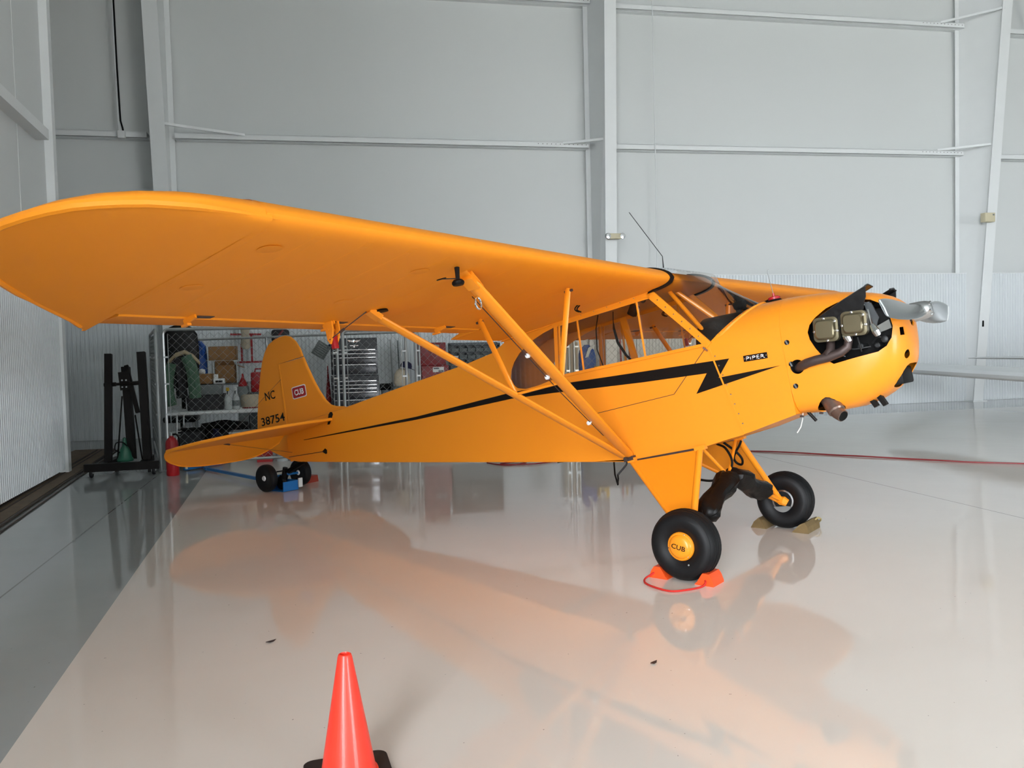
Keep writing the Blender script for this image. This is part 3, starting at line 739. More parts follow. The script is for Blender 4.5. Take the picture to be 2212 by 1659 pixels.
for s in (-1, 1):
    for ci, cx in enumerate((.978, 1.152)):
        cz = 1.188
        bm = BM(); prof = []
        for k in range(14): prof += [(.074, .13+k*.014), (.074, .137+k*.014), (.058, .138+k*.014), (.058, .1435+k*.014)]
        lathe(bm, [(a, s*b) for a, b in prof], 20, 'Y', (cx, 0, cz)); cyl = sub('cylinder', bm, M['grey'], engine, smooth=False)
        bm = BM(); rings = []
        for (h, r, y) in ((.074, .03, .325), (.078, .03, .35), (.078, .03, .385), (.077, .03, .392), (.064, .026, .394), (.060, .026, .400), (.058, .026, .422), (.051, .024, .430), (.0005, .0002, .431)):
            ring = []
            for a, b in rsq(h, r):
                # waist the raised box between the corner bolts
                pin = 1 - (.10 if y > .393 else 0)*math.exp(-(min(abs(a), abs(b))/.012)**2)
                ca, sa = math.cos(R(-7)), math.sin(R(-7)); a_, b_ = a*pin, b*pin
                ring.append((cx+a_*ca-b_*sa, s*y, cz+a_*sa+b_*ca))
            rings.append(ring)
        loft(bm, rings); rc = sub('rocker_cover', bm, M['olive'], engine)
        bm = BM()
        for a, b in ((0, .07), (.066, .04), (.07, -.022), (.0, -.07), (-.07, .0)): lathe(bm, [(.008, s*.39), (.008, s*.402), (.0005, s*.404)], 8, 'Y', (cx+a, 0, cz+b))
        sub('cover_screws', bm, M['chrome'], engine)['kind'] = 'stuff'
        bm = BM(); tube(bm, [(cx+.095, s*.36, cz-.03), (cx+.112, s*.37, cz-.075), (cx+.118, s*.36, cz-.10)], [.014, .026, .02], 10); tube(bm, [(cx+.085, s*.34, cz+.07), (cx+.095, s*.36, cz-.03)], [.006, .007], 6); sub('spark_plug', bm, M['alu'], engine)
    # black cooling eyebrow
    bm = BM(); out = [(.915, 1.235), (.945, 1.275), (1.10, 1.34), (1.262, 1.397), (1.252, 1.335), (1.235, 1.30), (1.222, 1.262), (1.2, 1.235), (1.12, 1.20), (.97, 1.19)]
    prism(bm, [(x, s*.375, z) for x, z in out], (0, s*.006, 0))
    top = [(.915, 1.235), (.945, 1.275), (1.10, 1.34), (1.262, 1.397)]
    rr = [[(x, s*y, z+dz*k) for y, dz in ((.381, 0), (.36, .008), (.30, .012), (.22, .004))] for (x, z), k in zip(top, (.3, .7, 1, 1.2))]
    A = [[bm.verts.new(p) for p in r] for r in rr]; B = [[bm.verts.new((p[0], p[1], p[2]-.006)) for p in r] for r in rr]
    for a, b in zip(A[:-1], A[1:]):
        for k in range(3): bm.faces.new((a[k], a[k+1], b[k+1], b[k]))
    for a, b in zip(B[:-1], B[1:]):
        for k in range(3): bm.faces.new((a[k], a[k+1], b[k+1], b[k]))
    for k in range(3): bm.faces.new((A[-1][k], A[-1][k+1], B[-1][k+1], B[-1][k]))
    tube(bm, [(1.262, s*.381, 1.397), (1.258, s*.37, 1.40), (1.262, s*.32, 1.41), (1.262, s*.22, 1.40)], .006, 6)
    sub('cooling_eyebrow', bm, M['leather'], engine, recalc=True)
    # exhaust manifold
    bm = BM(); tube(bm, [(1.085, s*.32, 1.15), (1.088, s*.335, 1.10), (1.075, s*.345, 1.055), (1.03, s*.35, 1.03), (.95, s*.352, 1.015), (.87, s*.356, 1.012), (.81, s*.355, 1.005), (.765, s*.335, .995), (.725, s*.28, .985)], [.024, .026, .027, .029, .031, .031, .031, .031, .03], 12)
    tube(bm, [(.97, s*.30, 1.12), (.965, s*.33, 1.06), (.94, s*.35, 1.02)], [.026, .028, .034], 12)
    sub('exhaust_manifold', bm, M['exhaust'], engine)
bm = BM(); tube(bm, [(.835, -.20, .80), (.868, -.232, .735), (.905, -.268, .668), (.908, -.271, .662)], [.055, .055, .054, .046], 18); ep = sub('exhaust_stack', bm, M['exhaust_tip'], engine)
bm = BM()
pa = [(.895, -.258, .69), (.912, -.275, .655), (.945, -.292, .63)]
tube(bm, pa, [.043, .042, .040], 16); sub('exhaust_outlet', bm, M['exhaust_tip'], engine)
bm = BM(); tube(bm, [(.944, -.2915, .6307), (.947, -.2935, .6284)], [.034, .034], 16); sub('outlet_mouth', bm, M['dark'], engine)
bm = BM(); tube(bm, [(.70, -.2, .69), (.742, -.2, .625)], .011, 8); sub('breather_tube', bm, M['black'], engine)
bm = BM(); tube(bm, [(.665, -.2, .69), (.655, -.2, .65), (.632, -.2, .60), (.60, -.2, .565)], .0035, 6); sub('drain_tube', bm, M['paper'], engine)
for x in (.66, .79):
    bm = BM(); obox(bm, (x-.012, -.22, .672), (x+.012, -.22, .667), .012, .012); obox(bm, (x, -.232, .672), (x, -.208, .668), .008, .012); sub('wing_nut', bm, M['exhaust'], engine)
for pts, r_ in (([(1.06, -.33, 1.30), (1.07, -.37, 1.27), (1.065, -.38, 1.22), (1.05, -.36, 1.16)], .0045), ([(.97, -.30, 1.08), (.99, -.33, 1.03), (1.04, -.31, 1.0)], .005), ([(1.15, -.36, 1.10), (1.155, -.37, 1.06), (1.15, -.34, 1.01)], .0045), ([(1.2, -.25, 1.05), (1.25, -.27, 1.08), (1.29, -.24, 1.04)], .006), ([(1.05, -.30, 1.06), (1.1, -.31, 1.035), (1.2, -.3, 1.03)], .005)):
    bm = BM(); tube(bm, smooth_pts(pts), r_, 6); sub('ignition_lead', bm, M['grey'], engine)
bm = BM(); prism(bm, [(1.205, -.27, 1.315), (1.245, -.27, 1.30), (1.275, -.27, 1.20), (1.25, -.27, 1.15), (1.215, -.27, 1.19)], (0, .02, 0)); sub('cylinder_baffle', bm, mat('engine_case_grey', '55585a', .4, .5), engine, smooth=False)
bm = BM(); prism(bm, [(1.235, -.25, 1.145), (1.325, -.25, 1.175), (1.33, -.25, 1.12), (1.25, -.25, 1.105)], (0, .05, 0)); sub('intake_duct', bm, mat('case_aluminium', '8b8c88', .4, .7), engine, smooth=False)
for x, z, r_ in ((1.23, 1.03, .018), (1.28, 1.06, .022), (1.0, 1.03, .02), (1.13, 1.045, .02)):
    bm = BM(); lathe(bm, [(r_, -.10), (r_, -.27), (r_*.6, -.275), (.0005, -.275)], 10, 'Y', (x, 0, z)); sub('accessory', bm, M['grey'], engine)
# propeller, blades level
bm = BM()
for s in (-1, 1):
    rings = []
    for r, ch, th, tw in ((.0, .105, .085, 60), (.06, .11, .08, 56), (.12, .125, .06, 50), (.2, .14, .042, 41), (.32, .15, .030, 32), (.5, .152, .022, 24), (.7, .14, .015, 18), (.85, .118, .010, 15), (.905, .10, .007, 14), (.918, .082, .004, 14)):
        ring = []
        for k in range(16):
            a = 2*PI*k/16; cx_, tz = ch/2*math.cos(a), th/2*math.sin(a)*(1 if math.sin(a) > 0 else .5)
            b = R(tw)
            # chord lies in the disc turned by the blade angle; camber faces forward
            dz = -cx_*math.cos(b)+tz*math.sin(b); dx = cx_*math.sin(b)+tz*math.cos(b)
            if s > 0: dz = -dz
            ring.append((1.455+dx, s*r, 1.20+dz))
        rings.append(ring)
    loft(bm, rings)
prop = part('propeller', bm, M['alu'])
bm = BM(); lathe(bm, [(.0005, 1.535), (.03, 1.533), (.048, 1.52), (.056, 1.50), (.06, 1.47), (.062, 1.41), (.0005, 1.40)], 24, 'X', (0, 0, 1.20)); sub('hub', bm, M['chrome'], prop)
for k in range(6):
    bm = BM(); a = k*PI/3+.3; lathe(bm, [(.009, 1.50), (.009, 1.53), (.0005, 1.532)], 6, 'X', (0, .042*math.cos(a), 1.2+.042*math.sin(a))); sub('hub_bolt', bm, M['chrome'], prop)
for s in (-1, 1):
    rr = []
    for r, ch, tw in ((.875, .112, 14.6), (.907, .098, 14.1)):
        b = R(tw); row = []
        for t in (-.47, 0, .47):
            for q in (.0075,):
                cx_ = ch*t; tz = .0062*(1 if abs(t) < .1 else .45)+.0012
                dz = -cx_*math.cos(b)+tz*math.sin(b); dx = cx_*math.sin(b)+tz*math.cos(b)
                if s > 0: dz = -dz
                row.append((1.455+dx, s*r, 1.20+dz))
        rr.append(row)
    bm = BM(); loft(bm, rr, closed=False); o = sub('tip_paint', bm, M['white'], prop); o.modifiers.new('t', 'SOLIDIFY').thickness = .001

# ---- cabin: centre section roof, windshield, windows, frames, interior
bm = BM(); rings = []
for y in (-.345, 0, .345):
    ring = []
    for top, cs in ((0, [1.62, 1.2, .8, .4, .2, .1, .05, .02, .006]), (1, [0, .006, .02, .05, .1, .2, .35, .5, .8, 1.2, 1.62])):
        for c in cs:
            u = c/CH*100; ring.append(W(0, c, 0, base_off(c)+(interp(AF_U, u) if top else interp(AF_L, u)+.3)/100*CH-.004)+Vector((0, y, 0)))
    rings.append(ring)
loft(bm, rings); cs_ = part('cabin_roof', bm, M['yellow'])
def ws_path(y):
    b = wrear(y); n = Vector((LEX+.052, y, LEZ+.012)); top = Vector((-.135, y, 1.897))
    return [b, b.lerp(n, .33), b.lerp(n, .66), b.lerp(n, .9), n+Vector((-.008, 0, .028)), Vector((.012, y, LEZ+.062)), Vector((-.045, y, LEZ+.088)), top]
bm = BM(); ys = [lerp(-.33, .33, i/28) for i in range(29)]
loft(bm, [ws_path(y) for y in ys], closed=False)
for s in (-1, 1):
    p = ws_path(s*.33)
    tri = [Vector((.154, s*.33, 1.262)), Vector((-.235, s*.33, 1.738)), Vector((-.1, s*.33, 1.742)), p[4], p[3], p[2], p[1]]
    bm.faces.new([bm.verts.new(v) for v in (tri if s > 0 else tri[::-1])])
bmesh.ops.remove_doubles(bm, verts=bm.verts[:], dist=1e-4)
part('windshield', bm, M['glass'], ang=50)
winp = []
for s in (-1, 1):
    y = s*.325
    bm = BM(); prism(bm, [(.135, y, 1.275), (-.245, y, 1.725), (-1.05, y, 1.70), (-1.125, y, 1.285)], (0, s*.003, 0)); part('side_window', bm, M['glass'], smooth=False)
    bm = BM(); o = [(x, s*hw(x)*.99, z) for x, z in [(-1.13, 1.285), (-1.2, 1.274), (-1.35, 1.258), (-1.48, 1.255), (-1.56, 1.275), (-1.60, 1.31), (-1.618, 1.36)]+DW[1:]+[(-1.06, 1.69)]]
    n = len(o); fs = [bm.verts.new(p) for p in o]; c = bm.verts.new((-1.33, s*hw(-1.33)*.99, 1.44))
    for k in range(n): bm.faces.new((fs[k], fs[(k+1) % n], c))
    o_ = part('rear_window', bm, M['glass'], smooth=False); md = o_.modifiers.new('t', 'SOLIDIFY'); md.thickness = .003
    # frames
    fy = s*.334
    def bar(name, a, b, wd, dp=.012, up=(0, 1, 0)):
        bm = BM(); obox(bm, (a[0], fy, a[1]), (b[0], fy, b[1]), wd, dp, up=up); return part(name, bm, M['yellow_metal'], smooth=False)
    pil = bar('windshield_pillar', (.165, 1.262), (-.215, 1.742), .052, .016)
    bm = BM()
    for k in range(1, 7): lathe(bm, [(.0065, 0), (.005, s*.004), (.0005, s*.005)], 8, 'Y', (lerp(.155, -.205, k/7), fy+s*.008, lerp(1.275, 1.73, k/7)))
    sub('screws', bm, M['chrome'], pil)['kind'] = 'stuff'
    rail = bar('top_rail', (-.205, 1.726), (-1.09, 1.700), .036, .016)
    bm = BM()
    for k in range(1, 7): lathe(bm, [(.0055, 0), (.004, s*.004), (.0005, s*.005)], 8, 'Y', (lerp(-.22, -1.05, k/7), fy+s*.007, lerp(1.726, 1.704, k/7)))
    sub('screws', bm, M['chrome'], rail)['kind'] = 'stuff'
    bar('window_frame', (.125, 1.29), (-.225, 1.71), .018)
    bar('window_frame', (-.21, 1.70), (-1.06, 1.68), .014)
    bar('window_sill', (.15, 1.272), (-1.13, 1.287), .022, .02)
    bar('door_post', (-1.062, 1.70), (-1.135, 1.275), .030, .014); bar('door_post', (-1.03, 1.69), (-1.10, 1.285), .012)
    for (x0, z0, x1, z1) in ((-.859, 1.69, -.884, 1.282), (-.327, 1.71, -.34, 1.276)): bar('window_mullion', (x0, z0), (x1, z1), .011, .010)
    if s > 0:
        bm = BM(); obox(bm, (-.825, .318, 1.70), (-.78, .318, 1.29), .055, .02, up=(0, 1, 0)); part('door_post', bm, M['yellow_metal'], smooth=False)
# door outline, slightly recessed dark gap lines
for s in (-1,):
    bm = BM()
    for a, b in (((.138, 1.255), (-.172, .976)), ((-.172, .976), (-.84, .948))): obox(bm, (a[0], s*.3325, a[1]), (b[0], s*.3325, b[1]), .004, .003, up=(0, 1, 0))
    part('door_gap', bm, M['exhaust'], smooth=False)
    bm = BM(); obox(bm, (.12, s*.34, 1.255), (.15, s*.34, 1.225), .012, .012, up=(0, 1, 0)); part('door_latch', bm, M['chrome'], smooth=False)
# interior
bm = BM(); pts = [(.12+.30*((1-(abs(y)/.3)**2)**.6 if abs(y) < .3 else 0), y, 1.25+.232*((1-(abs(y)/.3)**2)**.55 if abs(y) < .3 else 0)) for y in [lerp(-.3, .3, i/24) for i in range(25)]]
rr = [[Vector(p)+Vector((0, 0, -.012)) for p in pts], [Vector((.045, y, 1.20+.285*((1-(abs(y)/.3)**2)**.5 if abs(y) < .3 else 0))) for y in [lerp(-.3, .3, i/24) for i in range(25)]]]
loft(bm, rr, closed=False); v = [bm.verts.new(p) for p in rr[1]]; bm.faces.new(v); bm.faces.new([bm.verts.new(p) for p in ((.09, -.3, 1.2), (.09, .3, 1.2), (.1, .3, .95), (.1, -.3, .95))])
part('instrument_panel', bm, M['leather'])
bm = BM(); lathe(bm, [(.0005, .05), (.022, .048), (.034, .038), (.036, .0), (.032, -.025), (.026, -.035)], 18, 'X', (.30, .0, 1.522)); part('compass', bm, M['dark'])
bm = BM(); obox(bm, (.29, 0, 1.495), (.29, 0, 1.44), .03, .03, up=(1, 0, 0)); part('compass_mount', bm, M['dark'])
for y0, y1 in ((-.10, -.24), (.02, .16)):
    bm = BM(); tube(bm, [(-.17, y0, 1.745), (.16, y1, 1.28 if y0 < 0 else 1.36)], .016, 10); part('brace_tube', bm, M['yellow_metal'])
bm = BM(); box(bm, -1.3, -.31, .62, .2, .31, .66); part('cabin_floor', bm, M['grey'], smooth=False)
for x, h in ((-.62, 1.22), (-1.28, 1.24)):
    bm = BM(); box(bm, x-.05, -.2, .80, x+.0, .2, h, .02); box(bm, x-.05, -.22, .80, x+.34, .22, .90, .03); part('seat', bm, M['leather'])
bm = BM(); tube(bm, [(-.64, -.15, 1.70), (-.655, -.15, 1.62), (-.66, -.15, 1.57), (-.65, -.15, 1.46), (-.60, -.15, 1.35), (-.52, -.16, 1.25)], [.004, .004, .011, .012, .011, .005], 6); part('coiled_cord', bm, M['dark'])
bm = BM(); tube(bm, [(-.76, -.18, 1.70), (-.80, -.18, 1.60), (-.825, -.18, 1.44), (-.79, -.18, 1.26)], .005, 6); part('headset_cord', bm, M['dark'])
bm = BM(); box(bm, -.50, -.18, 1.62, -.43, -.13, 1.71, .012, M=Matrix.Translation((-.46, -.15, 1.66))@Matrix.Rotation(R(35), 4, 'Y')@Matrix.Translation((.46, .15, -1.66))); part('intercom', bm, M['dark'])
bm = BM(); lathe(bm, [(.0005, -.335), (.02, -.333), (.024, -.32), (.02, -.31)], 12, 'Y', (-.29, .02, 1.70)); part('air_vent', bm, M['grey'])
bm = BM(); tube(bm, [(-.226, .0, 1.93), (-.215, 0, 2.03)], [.006, .003], 6); tube(bm, [(-.215, 0, 2.03), (-.42, 0, 2.44)], .0028, 5); part('radio_antenna', bm, M['grey'])
# fuel filler: red cap, rubber collar, wire float gauge
bm = BM(); lathe(bm, [(.06, 1.462), (.055, 1.485), (.045, 1.497), (.0005, 1.498)], 18, 'Z', (.56, 0, 0)); fl = part('filler_collar', bm, M['dark'])
bm = BM(); lathe(bm, [(.032, 1.497), (.042, 1.499), (.042, 1.515), (.034, 1.52), (.0005, 1.52)], 14, 'Z', (.56, 0, 0)); lathe(bm, [(.01, 1.52), (.008, 1.545), (.0005, 1.546)], 8, 'Z', (.56, 0, 0)); sub('fuel_cap', bm, M['red'], fl)
bm = BM(); tube(bm, [(.56, 0, 1.54), (.55, .0, 1.69), (.555, 0, 1.715), (.562, 0, 1.718)], .0025, 5); sub('gauge_wire', bm, M['steel'], fl)
bm = BM(); tube(bm, [(.52, .0, 1.505), (.47, .01, 1.495), (.43, .03, 1.497)], .008, 6); sub('cap_lanyard', bm, M['dark'], fl)

# ---- markings
Mside = lambda x, z, s=-1, y=.3335: Matrix(((1, 0, 0, x), (0, 0, -1, s*y), (0, 1, 0, z), (0, 0, 0, 1))) if s < 0 else Matrix(((-1, 0, 0, x), (0, 0, 1, y), (0, 1, 0, z), (0, 0, 0, 1)))
def stripe(s):
    bm = BM()
    top = [(.098, 1.1545), (-.4, 1.185), (-1.08, 1.227), (-1.2, 1.234), (-1.64, 1.254), (-2.84, 1.240), (-4.65, 1.278)]
    bot = [(.106, 1.075), (-.4, 1.107), (-1.09, 1.163), (-1.2, 1.173), (-1.648, 1.203), (-2.845, 1.213), (-4.65, 1.273)]
    def V(p): return bm.verts.new((p[0], s*(hw(p[0])+.0035), p[1]))
    T = [V(p) for p in top]; B_ = [V(p) for p in bot]
    for k in range(len(T)-1): bm.faces.new((T[k], T[k+1], B_[k+1], B_[k]))
    for q in ([(.098, 1.1545), (.288, 1.143), (.185, 1.028), (.106, 1.075)], [(.106, 1.075), (.185, 1.028), (-.001, .948)], [(.185, 1.028), (.627, 1.026), (-.001, .948)]): bm.faces.new([V(p) for p in q])
    bmesh.ops.remove_doubles(bm, verts=bm.verts[:], dist=1e-5)
    bm.normal_update(); bmesh.ops.triangulate(bm, faces=[f for f in bm.faces if len(f.verts) > 4])
    o = part('lightning_stripe', bm, M['black'], smooth=False); md = o.modifiers.new('t', 'SOLIDIFY'); md.thickness = .002; md.offset = 0
stripe(-1); stripe(1)
for s in (-1, 1):
    bm = BM(); Mt = Matrix.Translation((.472, 0, 1.115))@Matrix.Rotation(R(2.5), 4, 'Y')
    box(bm, -.083, s*.334-.003, -.0205, .083, s*.334+.003, .0205, M=Mt); pl = part('name_plate', bm, M['black'], smooth=False)
    o = text_obj('lettering', 'PIPER', M['chrome'], Matrix.Translation((.472, 0, 1.115))@Matrix.Rotation(R(2.5), 4, 'Y')@Mside(-.067*(-s), -.0145, s, .3372), .134, .027, pl, .001, .012)
    for x in (-.076, .076):
        bm = BM(); lathe(bm, [(.004, s*.338), (.0005, s*.339)], 6, 'Y', (.472+x, 0, 1.115-x*.04)); sub('pin', bm, M['chrome'], pl)
# static marks: black slot for the stabiliser yoke, rudder cable fairing
bm = BM(); prism(bm, [(-4.19, -.103, 1.37), (-4.155, -.106, 1.37), (-4.075, -.112, 1.46), (-4.085, -.112, 1.485), (-4.11, -.11, 1.49), (-4.145, -.107, 1.47)], (0, -.004, 0)); part('trim_slot', bm, M['black'], smooth=False)
bm = BM(); prism(bm, [(-4.36, -.088, 1.112), (-4.30, -.094, 1.138), (-4.275, -.096, 1.12), (-4.28, -.096, 1.085), (-4.30, -.094, 1.08)], (0, -.004, 0)); part('cable_fairing', bm, M['black'], smooth=False)
bm = BM(); tube(bm, [(-4.33, -.096, 1.11), (-4.93, -.075, 1.13)], .0035, 5); part('rudder_cable', bm, M['exhaust'])

# ---- tail: fin, rudder, stabiliser, elevator, brace wires, tail wheel
FT = .016
finp = [(-4.93, 2.150), (-4.53, 2.140), (-4.49, 2.03), (-4.43, 1.88), (-4.36, 1.74), (-4.29, 1.63), (-4.22, 1.565), (-4.13, 1.53), (-4.0, 1.505), (-4.0, 1.40), (-4.92, 1.40)]
bm = BM(); prism(bm, [(x, -FT, z) for x, z in finp], (0, 2*FT, 0)); fin = part('fin', bm, M['yellow'], smooth=False)
bm = BM(); tube(bm, [(x, 0, z) for x, z in finp[1:9]], .017, 8); tube(bm, [(-4.925, 0, 2.15), (-4.935, 0, 1.9), (-4.96, 0, 1.45)], .020, 8); sub('fin_edge', bm, M['yellow'], fin)
rud = [(-4.945, 2.155), (-4.535, 2.152), (-4.56, 2.24), (-4.61, 2.325), (-4.68, 2.39), (-4.76, 2.42), (-4.86, 2.425), (-4.96, 2.415), (-5.06, 2.385), (-5.14, 2.32), (-5.21, 2.23), (-5.28, 2.09), (-5.36, 1.89), (-5.44, 1.67), (-5.475, 1.53), (-5.47, 1.40), (-5.40, 1.31), (-5.28, 1.235), (-5.12, 1.165), (-4.99, 1.105)]
bm = BM(); prism(bm, [(x, -FT*.8, z) for x, z in rud], (0, FT*1.6, 0)); rudder = part('rudder', bm, M['yellow'], smooth=False)
bm = BM(); tube(bm, [(x, 0, z) for x, z in rud[1:]], .014, 8); sub('rudder_edge', bm, M['yellow'], rudder)
bm = BM(); tube(bm, [(-4.965, 0, 1.42), (-4.985, 0, 1.08)], .016, 10); part('tail_post', bm, M['yellow_metal'])
for s in (-1, 1):
    M0 = lambda x, z: Mside(x, z, s, FT*.8+.0012) if s < 0 else Mside(x, z, 1, FT*.8+.0012)
    text_obj('lettering', 'NC', M['black'], M0(-5.258 if s < 0 else -5.08, 1.798), .178, .094, rudder, .001, .01)
    text_obj('lettering', '38754', M['black'], M0(-5.395 if s < 0 else -4.975, 1.533), .42, .092, rudder, .001, .01)
    # red badge with white rim
    c = (-4.662, 1.795); y = s*(FT+.001)
    def rr_(w_, h_, r_, y_): return [(c[0]+a*w_/.1, y_, c[1]+b*h_/.1-a*.0) for a, b in rsq(.1, r_/w_*.1, 5)]
    bm = BM(); prism(bm, rr_(.118, .066, .03, y), (0, s*.001, 0)); bdg = sub('badge', bm, M['white'], fin, smooth=False)
    bm = BM(); prism(bm, rr_(.108, .056, .026, y+s*.001), (0, s*.001, 0)); rb = sub('badge_face', bm, M['red'], fin, smooth=False)
    text_obj('lettering', 'CUB', M['white'], Mside(c[0]-.078*(-s), c[1]-.032, s, FT+.003), .156, .064, fin, .001, .03)
stl = [(-.06, -4.115, 1.420), (.3, -4.12, 1.412), (.55, -4.13, 1.405), (.9, -4.2, 1.392), (1.15, -4.33, 1.380), (1.32, -4.5, 1.370), (1.42, -4.70, 1.360), (1.46, -4.93, 1.350)]
for s in (-1, 1):
    dz = 0 if s < 0 else .012
    bm = BM(); top = [tuple(v) for v in smooth_pts([(x, s*y, z+dz*y) for y, x, z in stl], 3)]
    hz = lambda y: 1.385-.024*y+dz*y
    hinge = [(-4.93, s*y, hz(y)) for y in (1.46, 1.2, .8, .4, .06)]
    ring = top+hinge[1:]
    up_ = [bm.verts.new(Vector(p)+Vector((0, 0, .014))) for p in ring]; dn = [bm.verts.new(Vector(p)-Vector((0, 0, .014))) for p in ring]; n = len(ring)
    bm.faces.new(up_); bm.faces.new(dn[::-1])
    for k in range(n): bm.faces.new((up_[k], dn[k], dn[(k+1) % n], up_[(k+1) % n]))
    bm.normal_update(); bmesh.ops.triangulate(bm, faces=[f for f in bm.faces if len(f.verts) > 4])
    stb = part('stabilizer', bm, M['yellow'], ang=25)
    bm = BM(); tube(bm, top, .016, 8); sub('stabilizer_edge', bm, M['yellow'], stb)
    # elevator hanging down
    tr = [(1.455, -4.955, 1.345), (1.445, -5.0, 1.322), (1.41, -5.06, 1.288), (1.34, -5.115, 1.253), (1.26, -5.155, 1.228), (1.15, -5.20, 1.204), (.9, -5.25, 1.185), (.5, -5.275, 1.185), (.3, -5.25, 1.20), (.17, -5.18, 1.24), (.07, -5.06, 1.31)]
    bm = BM(); T = smooth_pts([Vector((x, s*y, z+dz*y)) for y, x, z in tr], 3); H = [Vector((-4.945, s*y, hz(y))) for y in (.07, .4, .8, 1.2, 1.45)]
    ring = T+H; nrm = Vector((.5, 0, .87))*.012
    up_ = [bm.verts.new(p+nrm*(1 if k >= len(T) else .4)) for k, p in enumerate(ring)]; dn = [bm.verts.new(p-nrm*(1 if k >= len(T) else .4)) for k, p in enumerate(ring)]; n = len(ring)
    bm.faces.new(up_); bm.faces.new(dn[::-1])
    for k in range(n): bm.faces.new((up_[k], dn[k], dn[(k+1) % n], up_[(k+1) % n]))
    bm.normal_update(); bmesh.ops.triangulate(bm, faces=[f for f in bm.faces if len(f.verts) > 4])
    ev = part('elevator', bm, M['yellow'], ang=25)
    bm = BM(); tube(bm, T, .009, 6); sub('elevator_edge', bm, M['yellow'], ev)
    for (a, b) in (((-4.9, s*.86, 1.355), (-4.9, s*.03, 1.17)), ((-4.9, s*.86, 1.38), (-4.93, s*.02, 1.98))):
        bm = BM(); tube(bm, [a, b], .0019, 5); tube(bm, [Vector(a).lerp(Vector(b), .0), Vector(a).lerp(Vector(b), .08)], .009, 6); part('brace_wire', bm, M['exhaust'])
bm = BM()
for k in range(3): obox(bm, (-4.80, 0, 1.06-.012*k), (-5.16+.05*k, 0, .985-.012*k), .04, .010, up=(1, 0, 1))
tspr = part('tail_spring', bm, M['dark'], smooth=False)
bm = BM(); tube(bm, [(-5.12, 0, 1.03), (-5.17, 0, .93)], .028, 10); obox(bm, (-5.16, -.04, .95), (-5.22, -.04, .87), .012, .035); obox(bm, (-5.16, .04, .95), (-5.22, .04, .87), .012, .035); obox(bm, (-5.15, -.09, 1.0), (-5.15, .09, 1.0), .03, .015); sub('tail_fork', bm, M['dark'], tspr)
bm = BM(); lathe(bm, [(.03, -.02), (.06, -.025), (.075, -.012), (.078, 0), (.075, .012), (.06, .025), (.03, .02)], 20, 'Y', (-5.225, 0, .875)); sub('tail_wheel', bm, M['rubber'], tspr)

# ---- landing gear
def wheel_parts(cy, s, m_hub):
    bm = BM()
    R0, WD = AXZ, .098
    prof = [(.085, -.062), (.10, -.075), (.13, -.092), (.165, -.096), (.19, -.090), (.204, -.078), (.2045, -.074), (.215, -.062), (.222, -.04), (.2268, -.018), (.2272, 0), (.2268, .018), (.222, .04), (.215, .062), (.2045, .074), (.204, .078), (.19, .090), (.165, .096), (.13, .092), (.10, .075), (.085, .062)]
    lathe(bm, prof, 56, 'Y', (0, cy, 0)); ty = part('tyre', bm, M['rubber'])
    bm = BM()
    for k in (-.05, -.025, .0, .025, .05): tube(bm, [((interp([(0, .2278), (.025, .2266), (.05, .2195)], abs(k)))*math.cos(2*PI*i/48), cy+k, (interp([(0, .2278), (.025, .2266), (.05, .2195)], abs(k)))*math.sin(2*PI*i/48)) for i in range(48)], .0022, 5, closed=True)
    sub('tread_ribs', bm, M['rubber'], ty)
    return ty
